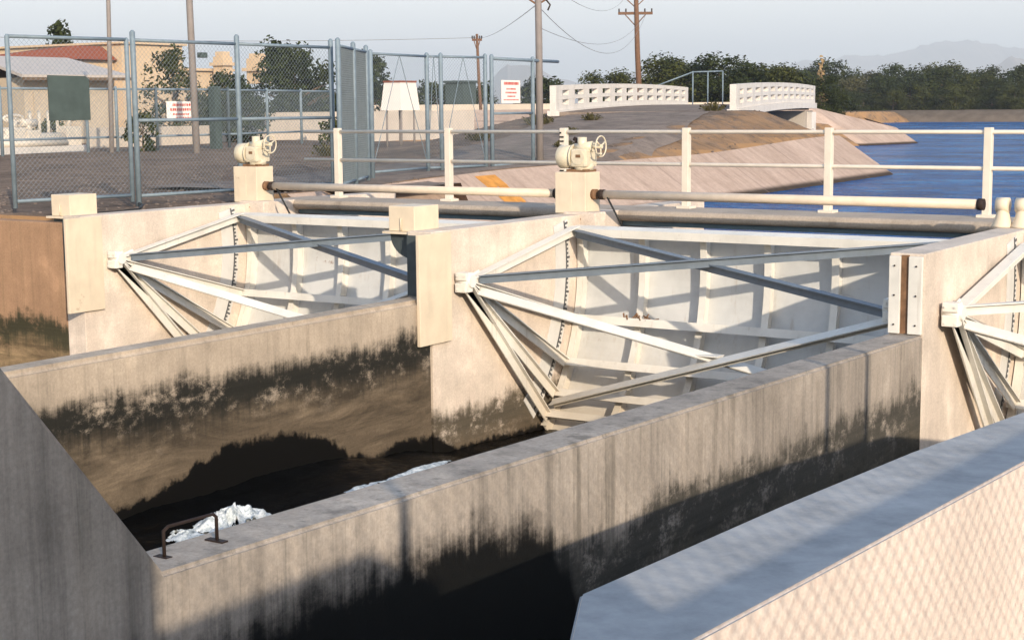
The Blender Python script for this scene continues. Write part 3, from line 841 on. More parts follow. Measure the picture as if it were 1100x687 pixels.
# grab handle on the near wall
m = MB(); hx = -5.03
m.tube([(hx,4.76,-.58),(hx,4.76,-.46),(hx,4.79,-.445),(hx,5.07,-.452),(hx,5.09,-.47),(hx,5.09,-.585)], .0085, 8)
m.box((hx-.05,4.74,-.588),(hx+.03,4.78,-.575)); m.box((hx-.06,5.07,-.592),(hx+.05,5.11,-.578))
tag(m.build('grab_handle', M['dark']), 'rusty bent bar grab handle bolted to the low end of the grey wall', 'handle')

# foam
for k, (x, y, z, lx, ly, amp, thr) in enumerate(((-9.50,9.85,-2.27,.75,.95,.36,.04),(-9.6,9.35,-2.27,.5,.5,.2,.08),(-9.42,11.6,-2.27,.28,1.0,.10,.10),(-9.46,12.5,-2.29,.26,1.4,.11,.10),(-9.5,13.8,-2.5,.28,1.6,.11,.10))):
    tag(foam_sheet(x, y, z, lx, ly, amp, k*3.7+1, thr).build('foam', M['foam']), kind='stuff')

# ------------------------------------------------------------------ chain link fences
def mesh_wires(p, q, z0, z1, step=.055, r=.0018, mb=None):
    """diamond mesh: two families of slanted wires with real thickness"""
    mb = mb or MB()
    p = V((p[0],p[1],0)); q = V((q[0],q[1],0)); L = (q-p).length; d = (q-p)/L; nrm = V((-d.y,d.x,0)); H = z1-z0
    st = step*math.sqrt(2)
    k = -H
    while k < L:
        for sg in (1,-1):
            a0, a1 = (k, k+H)
            za, zb = (0, H)
            t0 = max(0, -a0/(H)); t1 = min(1, (L-a0)/H)
            if t1-t0 > .01:
                if sg == 1: zz = (z0+H*t0, z0+H*t1)
                else: zz = (z1-H*t0, z1-H*t1)
                P = p+d*(a0+H*t0)+nrm*(.003*sg); Q = p+d*(a0+H*t1)+nrm*(.003*sg)
                P.z, Q.z = zz
                dv = (Q-P).normalized(); u = dv.cross(nrm)
                vs = []
                for c in (P, Q):
                    for th in (90,210,330): vs.append(c + nrm*r*math.cos(R(th)) + u*r*math.sin(R(th)))
                mb.add(vs, [(0,1,4,3),(1,2,5,4),(2,0,3,5)])
        k += st
    return mb
def fence(name, pts, zb, zt_, lab, cat, group=None, posts=True, rails=('top',), step=.055, r=.0018, pr=.04, rr=.026, postz=None, ext=.06, wires=True, pmat='galv', diag=False):
    c = pts[len(pts)//2]
    root = empty(name, (c[0],c[1],zb), lab, cat, group)
    for i, p in enumerate(pts):
        MB().tube([(p[0],p[1],(postz if postz is not None else zb-.12)),(p[0],p[1],zt_+ext),(p[0],p[1],zt_+ext+.03)], [pr,pr,pr*.4], 10).build('post', M[pmat], root)
    for i in range(len(pts)-1):
        a, b = pts[i], pts[i+1]
        for rl in rails:
            z = {'top':zt_, 'bottom':zb+.06, 'mid':(zb+zt_)/2}.get(rl, rl)
            MB().tube([(a[0],a[1],z),(b[0],b[1],z)], rr, 8).build('rail', M[pmat], root)
    if diag:
        for i in range(len(pts)-1):
            a, b = pts[i], pts[i+1]; mx = ((a[0]+b[0])/2, (a[1]+b[1])/2)
            d_ = MB(); d_.tube([(mx[0],mx[1],zt_),(a[0],a[1],zb+.1)], .008, 5); d_.tube([(mx[0],mx[1],zt_),(b[0],b[1],zb+.1)], .008, 5)
            d_.build('truss_rod', M['galv'], root)
    if wires:
        m = MB()
        for i in range(len(pts)-1): mesh_wires(pts[i], pts[i+1], zb+.04, zt_, step, r, m)
        m.build('chain_link', M['wire'], root)
    return root
FT = 2.46
P0, P1, P2, P3 = (-18.33,14.75), (-17.98,16.66), (-17.9,18.95), (-17.82,21.2)
fence('chain_link_gate', [P0, P1], .07, FT, 'tall galvanised chain link gate leaf carrying the dark square panel', 'gate', 'chain link fencing round the headworks', rails=('top','bottom'), pr=.035, ext=.0, postz=.03)
fence('chain_link_fence', [(-18.05,16.85), P2, P3], .05, FT, 'tall chain link fence with a middle rail, behind the left hoist actuator', 'fence', 'chain link fencing round the headworks', rails=('top','mid','bottom'), pr=.043, postz=-.2, ext=.12)
P4, P5 = (-19.05,23.7), (-19.5,24.4)
fence('chain_link_fence', [(-17.45,20.95), (-18.3,22.4), P4], .05, FT+.02, 'chain link fence turning away, its mesh seen edge on and dark', 'fence', 'chain link fencing round the headworks', rails=('top','bottom'), pr=.045, postz=-.1, ext=.1, r=.0065)
fence('chain_link_fence', [P5, (-19.78,26.62), (-19.66,26.95), (-19.35,28.15)], .1, FT+.02, 'far chain link fence with crossed truss rods beyond the railing', 'fence', 'chain link fencing round the headworks', rails=('top','bottom'), pr=.045, postz=.0, ext=.05, diag=True)
rt = fence('cantilever_gate', [(-19.25,28.25), (-19.45,30.2)], .1, FT-.0, 'chain link sliding gate with a long top rail beside the grey pole', 'gate', 'chain link fencing round the headworks', rails=('mid','bottom'), pr=.045, postz=.0)
MB().tube([(-19.25,28.25,FT),(-19.58,31.5,FT)], .036, 8).build('top_rail', M['galv'], rt)
# farther fence round the yard: rails high and low
F = [(-37.6,29.9),(-37.7,33.2),(-37.7,34.4),(-37.6,36.0),(-37.4,37.6),(-37.7,39.4),(-38.3,42),(-38.9,44.5),(-39.6,47.2)]
def yard_fence(pts, lab):
    return fence('yard_fence', pts, .55, 2.1, lab, 'fence', 'yard fences in front of the houses', rails=('top','bottom'), pr=.05, rr=.035, postz=.05, step=.08, r=.004)
yard_fence(F[:4], 'grey chain link yard fence behind the white valve pipes')
yard_fence(F[3:6], 'grey chain link yard fence below the tan house, left of the dark gate post')
yard_fence(F[5:], 'grey chain link yard fence in front of the big dark tree')
tag(MB().box((-37.25,38.0,.1),(-36.95,38.3,2.2),.02).build('gate_post', M['panel']), 'thick dark gate post in the yard fence, right of the tall grey pole', 'post')
# low pale block walls beyond
def block_wall(a, b, z1, lab, th=.25):
    d = (V((b[0],b[1],0))-V((a[0],a[1],0))).normalized(); n_ = V((-d.y,d.x,0))*th/2
    p = [V((a[0],a[1],0))-n_, V((b[0],b[1],0))-n_, V((b[0],b[1],0))+n_, V((a[0],a[1],0))+n_]
    tag(MB().prism([(q.x,q.y) for q in p], 0, z1).build('block_wall', M['rock']), lab, 'wall')
block_wall((-42.5,37.5),(-43.2,44.6), .85, 'low pale block wall behind the yard fence under the tan house')
block_wall((-44.6,46.3),(-43.4,62.0), 1.32, 'pale block wall behind the big dark tree')
block_wall((-78,96),(-52,118), 1.75, 'long pale wall on the horizon behind the far chain link fence')

# panels and signs on the fences
def at_line(p, q, t): return V((p[0]+(q[0]-p[0])*t, p[1]+(q[1]-p[1])*t, 0))
d = (V((P1[0],P1[1],0))-V((P0[0],P0[1],0))).normalized(); nn = V((d.y,-d.x,0))
a = at_line(P0,P1,.30)+nn*.05; b = at_line(P0,P1,.645)+nn*.05
m = MB(); m.add([(a.x,a.y,1.27),(b.x,b.y,1.27),(b.x,b.y,1.86),(b.x-d.x*.06,b.y-d.y*.06,1.91),(a.x,a.y,1.92)], [(0,1,2,3,4)])
vs = list(m.v); m.add([(x-nn.x*.02,y-nn.y*.02,z) for x,y,z in vs], [(4,3,2,1,0)])
for i in range(5): m.add([m.v[i],m.v[(i+1)%5],m.v[5+(i+1)%5],m.v[5+i]], [(0,1,2,3)])
tag(m.build('fence_panel', M['panel']), 'square dark green panel hung on the near chain link gate', 'panel')
def sign(p, q, z0, z1, off, lab, lines, seed):
    d = (V((q[0],q[1],0))-V((p[0],p[1],0))); L = d.length; d.normalize(); n_ = V((d.y,-d.x,0))
    o = V((p[0],p[1],0))+n_*off
    root = empty('warning_sign', (o.x,o.y,z0), lab, 'sign', 'white signs with red lettering')
    def quad(mb, u0, u1, za, zb, t0, t1):
        A = [o+d*u0+n_*t0, o+d*u1+n_*t0, o+d*u1+n_*t1, o+d*u0+n_*t1]
        mb.prism([(v.x,v.y) for v in A], za, zb)
    m = MB(); quad(m, 0, L, z0, z1, 0, .015); m.build('board', M['signw'], root)
    rnd = random.Random(seed); m = MB(); H = z1-z0
    for (zc, h_, u0, u1) in lines:
        u = u0
        while u < u1-.01:
            w_ = rnd.uniform(.02,.05)*(h_/.1)**.5*L
            quad(m, u*L, min(u1*L, u*L+w_), z0+H*(zc-h_/2), z0+H*(zc+h_/2)*1.0, .016, .019)
            u += w_/L + rnd.uniform(.012,.03)
    m.build('lettering', M['red'], root)
LN = [(.86,.12,.12,.9),(.62,.07,.25,.75),(.46,.07,.2,.8),(.30,.06,.3,.72),(.15,.05,.1,.9)]
sign((-19.28,28.55),(-19.37,29.42), 1.5, 2.0, .07, 'white warning sign with red lines of text on the sliding gate', LN, 3)
LN2 = [(.8,.14,.2,.85),(.55,.14,.12,.9),(.3,.1,.2,.75),(.12,.08,.3,.8)]
sign((-37.45,36.2),(-37.25,37.35), 1.12, 1.72, .12, 'white warning sign with red lines of text on the yard fence by the tall pole', LN2, 4)

# white board on legs, behind the far fence
root = empty('hopper', (-32.1,41.7,0), 'white tapered box with a rusty top edge standing on thin legs', 'tank')
def tap(mb, cx_, cy_, z0, z1, w0_, w1_, dz_):
    vs = []
    for z, w_ in ((z0,w0_),(z1,w1_)):
        for a_, b_ in ((-1,-1),(1,-1),(1,1),(-1,1)): vs.append((cx_+a_*w_/2*.8, cy_+b_*w_/2, z))
    mb.add(vs, [(3,2,1,0),(4,5,6,7),(0,1,5,4),(1,2,6,5),(2,3,7,6),(3,0,4,7)])
m = MB(); tap(m, -32.1,41.7,1.36,2.27,1.05,.85,0); m.build('body', M['signw'], root)
m = MB(); tap(m, -32.1,41.7,2.272,2.33,.9,.9,0); m.build('rim', M['tile'], root)
for sx in (-.3,.3):
    for sy in (-.35,.35): MB().tube([(-32.1+sx,41.7+sy,.1),(-32.1+sx,41.7+sy,1.37)], .035, 8).build('leg', M['poleg'], root)
# small dark kiosk far off
root = empty('pump_kiosk', (-82,115.4,0), 'small dark boxy kiosk far beyond the fence, before the tree line', 'kiosk')
MB().box((-83.0,114.4,0),(-81.0,116.4,3.7),.05).build('wall', M['panel'], root)
MB().box((-83.2,114.2,3.702),(-80.8,116.6,3.9),.03).build('roof', M['panel'], root)

# white valve manifold behind the yard fence
root = empty('valve_manifold', (-39.5,32.5,.1), 'white painted valves and pipes on a low frame behind the yard fence', 'valve station')
vx = -39.3
MB().box((vx-.6,30.35,.1),(vx+.5,34.2,.36),.03).build('plinth', M['pale'], root)
rnd = random.Random(9)
for y in (30.7,31.7):
    m = MB(); m.box((vx-.25,y-.28,.45),(vx+.25,y+.30,.95),.06); m.tube([(vx,y,.9),(vx,y,1.15)], .12, 12)
    m.tube([(vx,y-.42,.75),(vx,y+.5,.75)], .16, 14)
    m.build('valve_body', M['rail'], root)
    m = MB(); ring=[(vx+.02,y+.36*math.cos(2*math.pi*k/20),1.22+.1*math.sin(2*math.pi*k/20)) for k in range(21)]
    m.tube(ring,.05,7,False); m.tube([(vx,y-.3,1.2),(vx,y+.3,1.2)],.05,7); m.build('handwheel', M['rail'], root)
MB().box((vx-.2,33.55,.36),(vx+.3,34.1,.95),.02).build('valve_box', M['rail'], root)
m = MB(); m.tube([(vx,33.85,.95),(vx,33.85,1.35)],.09,10); m.tube([(vx,33.6,1.25),(vx,34.1,1.25)],.13,12); m.build('valve_body', M['rail'], root)
for y in (32.35,32.7,33.05,33.4): MB().tube([(vx,y,.36),(vx,y,1.4),(vx,y,1.45)],[.05,.05,.03],8).build('stand_pipe', M['rail'], root)
MB().tube([(vx+.1,30.2,.62),(vx+.1,34.1,.62)],.15,12).build('pipe', M['rail'], root)
MB().tube([(vx+.4,30.2,.45),(vx+.4,33.4,.45)],.10,12).build('pipe', M['rail'], root)
m = MB(); m.box((vx-.2,32.0,.40),(vx+.3,32.5,.86),.05); m.tube([(vx,32.25,.8),(vx,32.25,1.1)],.1,10); m.tube([(vx,31.95,1.08),(vx,32.55,1.08)],.12,12); m.build('valve_body', M['rail'], root)

# ------------------------------------------------------------------ poles and lines
tag(MB().tube([(-36.9,33.42,.05),(-37.3,33.9,4.83),(-37.5,34.2,8.0)],[.075,.065,.06],10).build('thin_pole', M['poleg']), 'thin grey pole rising from the yard behind the valve pipes', 'pole')
root = empty('grey_pole', (-34.0,34.14,.1), 'tall grey pole with a small dark box, behind the near fence', 'pole')
MB().tube([(-34.01,34.14,.0),(-34.5,34.545,4.74),(-34.8,34.8,8.5)],[.11,.10,.095],12).build('shaft', M['poleg'], root)
MB().box((-34.22,34.5,2.98),(-34.02,34.75,3.14),.02).build('junction_box', M['panel'], root)
root = empty('utility_pole', (-19.5,30.55,.1), 'grey utility pole with cross arm braces at the top, beside the sliding gate', 'utility pole')
MB().tube([(-19.46,30.5,.0),(-19.50,30.55,3.0),(-19.60,30.6,6.9)],[.085,.08,.07],12).build('shaft', M['poleg'], root)
m = MB(); m.bar((-19.95,30.1,3.97+.08),(-19.25,31.1,3.97+.1),.09,.10); m.build('crossarm', M['polewood'], root)
m = MB(); 
for e in ((-19.87,30.2),(-19.3,31.05)): m.bar((-19.54,30.56,3.72),(e[0],e[1],4.02),.03,.04)
m.build('brace', M['polewood'], root)
m = MB(); m.tube([(-19.42,30.72,3.85),(-19.36,30.82,3.72),(-19.40,30.78,3.6)], .02, 6); m.build('insulator', M['dark'], root)
def big_pole(x, y, h, lab, arms, r=.16):
    root = empty('utility_pole', (x,y,.2), lab, 'utility pole')
    MB().tube([(x+.5,y-.2,.0),(x+.2,y-.1,h*.5),(x,y,h)],[r*1.15,r,r*.8],10).build('shaft', M['polewood'], root)
    for z, wd in arms:
        m = MB(); m.bar((x-wd*.83,y-wd*.55,z),(x+wd*.83,y+wd*.55,z),.14,.16); m.build('crossarm', M['polewood'], root)
        m = MB()
        for s_ in (-1,1): m.bar((x,y,z-.75),(x+s_*wd*.55,y+s_*wd*.36,z),.05,.06)
        m.build('brace', M['polewood'], root)
        m = MB()
        for s_ in (-.95,-.55,.55,.95): m.tube([(x+s_*wd*.83,y+s_*wd*.55,z+.08),(x+s_*wd*.83,y+s_*wd*.55,z+.28)], .05, 6)
        m.build('insulator', M['dark'], root)
big_pole(-47.1,84.7, 9.6, 'tall brown wooden utility pole with two cross arms behind the bridge', ((7.05,1.05),(8.15,1.25)))
big_pole(-63.7,91.7, 6.6, 'short far wooden utility pole beyond the sliding gate', ((6.2,.35),), .11)
def wire(p, q, sag, lab, r=.014):
    p = V(p); q = V(q); pts = []
    for i in range(25):
        t = i/24; c_ = p.lerp(q,t); c_.z -= sag*4*t*(1-t); pts.append(c_)
    tag(MB().tube(pts, r, 5).build('power_line', M['lines']), lab, 'wire', 'overhead wires')
wire((-110,72,7.8),(-63.7,91.7,6.35),.5,'overhead wire reaching the short far pole from the left',.016)
wire((-63.7,91.7,6.35),(-19.55,30.6,3.75),.25,'overhead wire from the short far pole to the grey pole',.009)
wire((-19.5,30.6,3.65),(-46.5,84.9,6.95),1.6,'sagging overhead wire from the grey pole to the tall brown pole',.008)
wire((-19.45,30.7,4.3),(-47.4,84.4,8.3),.9,'upper overhead wire from the grey pole to the tall brown pole',.007)
wire((-19.5,30.6,3.2),(-46.8,84.8,6.6),.8,'lower overhead wire rising to the tall brown pole',.007)

# ------------------------------------------------------------------ bridge
def bridge():
    root = empty('road_bridge', (-29,58,1.2), 'pale concrete road bridge with two pierced parapets over the side channel', 'bridge')
    N0 = V((-27.49,43.9,0)); N1 = V((-35.75,69.4,0)); S0 = V((-23.02,48.1,0)); S1 = V((-30.2,72.0,0))
    def zdeck(t): return 1.30 + .22*t + .11*4*t*(1-t)
    def parapet(A, B, sgn):
        n_ = 12; d = (B-A); L = d.length; d.normalize(); nr = V((-d.y,d.x,0))
        th = .22
        m = MB()
        def seg(t0, t1, za, zb, o=0, tk=th):
            pa, pb = A+d*L*t0, A+d*L*t1
            vs = []
            for c, t in ((pa,t0),(pb,t1)):
                z = zdeck(t)
                for s_, zz in ((-1,za),(1,za),(1,zb),(-1,zb)): 
                    q = c+nr*(s_*tk/2+o); vs.append((q.x,q.y,z+zz))
            m.add(vs, [(0,1,2,3),(7,6,5,4),(0,4,5,1),(1,5,6,2),(2,6,7,3),(3,7,4,0)])
        ns = 24
        for k in range(ns):
            t0, t1 = k/ns, (k+1)/ns
            seg(t0,t1,.0,.16); seg(t0,t1,.345,.475); seg(t0,t1,.655,.82)
        for k in range(n_+1):
            c = k/n_; w_ = .2/n_ if 0 < k < n_ else .4/n_
            a_ = max(0,c-w_); b_ = min(1,c+w_)
            seg(a_,b_,.161,.344,0,th*.96); seg(a_,b_,.476,.654,0,th*.96)
        m.build('parapet', M['pale'], root)
        m = MB()
        for k in range(ns): 
            t0, t1 = k/ns, (k+1)/ns
            pa, pb = A+d*L*t0, A+d*L*t1
            vs = []
            for c, t in ((pa,t0),(pb,t1)):
                z = zdeck(t)
                for s_, zz in ((-1,-.26),(1,-.26),(1,-.002),(-1,-.002)):
                    q = c+nr*s_*.2; vs.append((q.x,q.y,z+zz))
            m.add(vs, [(0,1,2,3),(7,6,5,4),(0,4,5,1),(1,5,6,2),(2,6,7,3),(3,7,4,0)])
        m.build('kerb', M['pale'], root)
    parapet(N0, N1, 1); parapet(S0, S1, -1)
    m = MB(); ns = 16
    for k in range(ns):
        vs = []
        for t in (k/ns, (k+1)/ns):
            p = N0.lerp(N1,t); q = S0.lerp(S1,t); z = zdeck(t)-.05
            e = (p-q).normalized()*.18
            p = p-e; q = q+e
            vs += [(p.x,p.y,z-.28),(q.x,q.y,z-.28),(q.x,q.y,z),(p.x,p.y,z)]
        m.add(vs, [(0,1,2,3),(7,6,5,4),(0,4,5,1),(1,5,6,2),(2,6,7,3),(3,7,4,0)])
    m.build('deck', M['road'], root)
    # abutments and wing
    for t0, t1 in ((-.0,.14),(.88,1.0)):
        m = MB()
        p0, p1, q0, q1 = N0.lerp(N1,t0), N0.lerp(N1,t1), S0.lerp(S1,t0), S0.lerp(S1,t1)
        m.prism([(p0.x,p0.y),(p1.x,p1.y),(q1.x,q1.y),(q0.x,q0.y)], -2.4, zdeck((t0+t1)/2)-.37)
        m.build('abutment', M['soffit'], root)
    m = MB(); q = S0.lerp(S1,.9)
    m.box((q.x-.1,q.y,-1.2),(q.x+.25,q.y+.5,1.1)); m.build('pier', M['pale'], root)
bridge()
# short stair rail frame behind the bridge
m = MB(); 
a = V((-39.5,76,1.5)); 
for k in range(3): m.tube([(-39.0+.55*k,76.5+.7*k,1.2),(-39.0+.55*k,76.5+.7*k,3.3)], .04, 6)
m.tube([(-39.0,76.5,3.25),(-40.8,75.0,2.4)], .04, 6); m.tube([(-39.0,76.5,3.25),(-37.9,77.9,3.3)], .04, 6)
tag(m.build('pipe_frame', M['galv']), 'grey pipe frame with a slanting rail behind the left bridge parapet', 'frame')

# orange safety marking on the lining
root = MB(); 
def on_lining(y, z, up=.008):
    n_ = V((1.5,0,1)).normalized()*0; return V((xtoe(y)-1.5*(z+1)+.55*up, y, z+.83*up))
def stripe(y0, y1, z0, z1, skew=0):
    A = [on_lining(y0,z0), on_lining(y1,z0), on_lining(y1,z1), on_lining(y0,z1)]
    B = [on_lining(y0,z0,.004), on_lining(y1,z0,.004), on_lining(y1,z1,.004), on_lining(y0,z1,.004)]
    root.add(A+B, [(0,1,2,3),(7,6,5,4),(0,4,5,1),(1,5,6,2),(2,6,7,3),(3,7,4,0)])
stripe(25.60,26.40,-.16,.05)
for k in range(2): stripe(25.60+.42*k,25.60+.42*k+.34,-.34,-.163)
stripe(25.58,26.36,-.46,-.343)
for k in range(4): stripe(25.55+.21*k,25.55+.21*k+.14,-.84,-.463)
tag(root.build('safety_marking', M['orange']), 'faded orange painted marking on the pink canal lining', 'painted marking')

# ------------------------------------------------------------------ houses
def house_low():
    root = empty('shed', (-51,43,0), 'low beige building with a long pale roof behind the dark green panel', 'building')
    MB().box((-55.5,40.6,0),(-49.6,45.2,2.75)).build('wall', M['houseb'], root)
    m = MB(); m.add([(-48.8,39.9,2.72),(-48.8,45.4,2.76),(-52.6,45.4,3.56),(-52.6,40.6,3.56),(-56.2,39.9,2.72),(-56.2,45.4,2.76)], [(0,1,2,3),(3,2,5,4)])
    m2 = [(x,y,z+.12) for x,y,z in m.v]; m.add(m2, [(0,1,2,3),(3,2,5,4)])
    m.add([m.v[0],m.v[1],m2[1],m2[0]], [(0,1,2,3)]); m.add([m.v[0],m.v[3],m2[3],m2[0]], [(0,1,2,3)]); m.add([m.v[1],m.v[2],m2[2],m2[1]], [(0,1,2,3)])
    m.build('roof', M['roofpale'], root)
    MB().box((-49.58,41.0,.1),(-49.5,41.7,2.2)).build('door', M['houseb'], root)
    MB().bar((-48.77,39.9,2.68),(-48.77,45.4,2.72),.05,.12).build('gutter', M['trunk'], root)
house_low()
def house_big():
    root = empty('house', (-66,62,0), 'two storey tan stucco house with a bit of red tile roof', 'house')
    MB().box((-74,58.2,0),(-63.2,62.6,4.95)).build('wall', M['house'], root)
    MB().box((-74,62.602,0),(-63.2,66.4,3.62)).build('wing_wall', M['house'], root)
    MB().box((-74.2,58.0,4.952),(-63.0,62.8,5.06)).build('cornice', M['house'], root)
    MB().box((-74.2,62.802,3.622),(-63.0,66.6,3.76)).build('cornice', M['house'], root)
    m = MB(); m.add([(-63.4,55.4,4.1),(-63.4,58.1,4.1),(-64.6,58.1,4.85),(-64.6,56.4,4.85),(-68.5,52.0,4.1),(-69.5,58.1,4.85)], [(0,1,2,3),(0,3,4),(3,2,5,4)])
    m.build('tile_roof', M['tile'], root)
    MB().box((-69,54.5,0),(-63.8,58.15,4.08)).build('side_wall', M['house'], root)
    for x, y, w_, z0, z1 in ((-62.4,64.9,.75,3.4,4.4),(-61.2,66.5,.95,2.9,4.3)):
        ch = MB().box((x-w_/2,y-w_/2,z0+.002),(x+w_/2,y+w_/2,z1)).build('chimney', M['house'], root)
        MB().box((x-w_*.7,y-w_*.7,z1*.5+z0*.5),(x+w_*.7,y+w_*.7,z1*.5+z0*.5+.18)).build('collar', M['house'], ch)
        MB().box((x-w_*.38,y-w_*.38,z1+.001),(x+w_*.38,y+w_*.38,z1+.28)).build('cap', M['house'], ch)
house_big()

# ------------------------------------------------------------------ trees
def leaf_crown(clumps, size, per, seed, stretch=1.0):
    rnd = random.Random(seed); mb = MB()
    for (cx_, cy_, cz_, r) in clumps:
        n_ = int(per*r*r)
        for _ in range(n_):
            u = V((rnd.gauss(0,1),rnd.gauss(0,1),rnd.gauss(0,1))).normalized()
            rr = r*(rnd.random()**.45)*rnd.uniform(.75,1.12)
            c = V((cx_,cy_,cz_)) + V((u.x*rr,u.y*rr,u.z*rr*stretch))
            n2 = (u+V((rnd.gauss(0,.7),rnd.gauss(0,.7),rnd.gauss(.3,.7)))).normalized()
            a = n2.cross(V((rnd.random()-.5,rnd.random()-.5,rnd.random()-.5))).normalized(); b = n2.cross(a)
            s = size*rnd.uniform(.6,1.35)
            mb.add([c-a*s-b*s*.35, c+b*s*.55-a*s*.1, c+a*s-b*s*.2, c-b*s*.6], [(0,1,2,3)])
    return mb
def tree(name, x, y, z, h, wd, mat, lab, cat, group=None, seed=1, size=.22, per=36, form='round', low=.12):
    rnd = random.Random(seed)
    root = empty(name, (x,y,z), lab, cat, group)
    m = MB(); m.tube([(x,y,z-.2),(x+rnd.uniform(-.15,.15)*h*.1,y,z+h*.3),(x+rnd.uniform(-.3,.3)*h*.1,y,z+h*.72)],[h*.035,h*.026,h*.008],7)
    for k in range(5):
        a = rnd.uniform(0,6.28); zz = z+h*rnd.uniform(.2,.5)
        m.tube([(x,y,zz),(x+math.cos(a)*wd*.22,y+math.sin(a)*wd*.22,zz+h*.14),(x+math.cos(a)*wd*.4,y+math.sin(a)*wd*.4,zz+h*.22)],[h*.014,h*.01,h*.004],5)
    m.build('trunk', M['trunk'], root)
    cl = []
    if form == 'round':
        for k in range(46):
            a = rnd.uniform(0,6.28); e = rnd.random()
            zz = low + (1-low)*rnd.random()**.85
            rad = wd*.5*math.sqrt(max(.06, 1-((zz-.45)/.6)**2))*rnd.random()**.5*.85
            cl.append((x+math.cos(a)*rad, y+math.sin(a)*rad, z+zz*h*.93, wd*rnd.uniform(.10,.2)))
    else:                                  # conifer / cypress
        for k in range(22):
            zz = k/22; rad = wd*.5*(1-zz)**.8
            a = rnd.uniform(0,6.28)
            cl.append((x+math.cos(a)*rad*.5, y+math.sin(a)*rad*.5, z+h*(.1+.88*zz), max(.12*wd, rad*.75)))
    leaf_crown(cl, size, per, seed).build('crown', M[mat], root)
    return root
tree('conifer', -76.2,65.2,0, 6.9, 5.4, 'leafdark', 'dark conifer rising behind the pale roofed building', 'tree', seed=2, form='cone', size=.16, per=200)
tree('leafy_tree', -55.6,54.5,0, 4.5, 3.6, 'leafmid', 'slim grey green tree against the tan house wall', 'tree', seed=4, size=.10, per=200)
tree('leafy_tree', -54.4,56.6,0, 3.3, 3.0, 'leafdark', 'low dark bushy tree just right of the tall grey pole', 'tree', seed=6, size=.11, per=240)
tree('leafy_tree', -52.2,59.2,0, 4.5, 5.2, 'leafdark', 'big dark tree rising above the yard fence, right of the house', 'tree', seed=8, size=.12, per=330, low=.02)
tree('leafy_tree', -43.6,45.9,0, 2.5, 2.9, 'leafdark', 'dark rounded tree in front of the big dark tree, reaching the ground', 'tree', seed=5, size=.10, per=420, low=.0)
tree('leafy_tree', -51.0,63.2,0, 4.1, 3.6, 'leafdark', 'dark tree partly behind the corner post of the near fence', 'tree', seed=9, size=.12, per=330, low=.05)
tree('leafy_tree', -51.5,38.2,0, 3.4, 4.5, 'leafdark', 'dark leafy tree beside the pale roofed building at the left edge', 'tree', seed=12, size=.12, per=300, low=.0)
for k,(x,y,h_,lab) in enumerate(((-37.0,34.8,1.3,'small green bush by the thin pole in the yard'),(-36.6,43.6,1.05,'small dark bush on the gravel below the big dark tree'),(-44.6,37.6,1.1,'green bush behind the white valve pipes'))):
    tree('bush', x,y,.1,h_,1.3,'leafmid',lab,'bush',seed=20+k,size=.09,per=200,low=.0)
# the tree line on the far bank
def line_tree(x, y, h, wd, mat, seed, lab):
    return tree('far_tree', x, y, .4, h, wd, mat, lab, 'tree', 'trees along the far canal bank', seed=seed, size=.17, per=115, low=.0)
protos = [line_tree(0,0,8,9,'leafdark',31,'x'), line_tree(0,0,8,8,'leafdark',37,'x'), line_tree(0,0,8,8.5,'leafmid',43,'x'), line_tree(0,0,8,7,'leafgrey',47,'x')]
rnd = random.Random(11)
LT = []
# (pixel-free) positions along the bank, two staggered rows
for i in range(19): LT.append((-93+i*4.3+rnd.uniform(-1,1), 217+rnd.uniform(-1.5,1.5), rnd.uniform(5.0,6.3), 0))
for i in range(15): LT.append((-97+i*5.6+rnd.uniform(-1.5,1.5), 228+rnd.uniform(-3,3), rnd.uniform(6.3,7.8), 1))
for i in range(9): LT.append((-62-i*2.6+rnd.uniform(-1,1), 130+i*6.2+rnd.uniform(-2,2), rnd.uniform(3.6,4.8), 2))
for i in range(26): LT.append((-94+i*3.3+rnd.uniform(-1,1), 213.5+rnd.uniform(-.8,.8), rnd.uniform(3.0,4.4), 5))
LT += [(-68.5,118,4.4,3),(-64.5,121,5.6,3),(-60.5,124,6.0,3),(-66,128,5.4,3),(-57,123,5.2,3),(-54,121,4.5,3),(-50.5,122,4.2,3)]
LT += [(-114+i*6.5, 168+i*4, rnd.uniform(4.8,6.4), 4) for i in range(3,5)]
rows = ['olive tree of the front row on the far canal bank','taller tree of the back row on the far canal bank','low tree beyond the right bridge parapet','big dark tree behind the left bridge parapet','tree standing between the bridge and the far bank','low shrubby tree at the water side foot of the far tree line']
heads = ['dark dense','dark broad','olive green','dusty grey green']
for i, (x, y, h_, row) in enumerate(LT):
    ty = rnd.choice((0,0,1,1,2,2,3)) if row in (0,2,4,5) else rnd.choice((0,1,2,2,3)) if row == 1 else rnd.choice((0,1,2))
    src = protos[ty]
    o = copy_tree(src)
    o.location = (x, y, .1); s = h_/8
    o.scale = (s*rnd.uniform(1.1,1.65), s*rnd.uniform(1.1,1.65), s*rnd.uniform(.88,1.06)); o.rotation_euler = (0,0,rnd.uniform(0,6.28))
    o['label'] = heads[ty] + ' ' + rows[row]
for p in protos:
    for ch in list(p.children): bpy.data.objects.remove(ch)
    bpy.data.objects.remove(p)
# pale dry flower stalk tree above the right parapet
tree('agave_stalk', -69.5,168,.3, 7.0, 1.9,'leafdry','tan dry tree top sticking up behind the right bridge parapet','tree',seed=61,size=.28,per=60,form='cone')
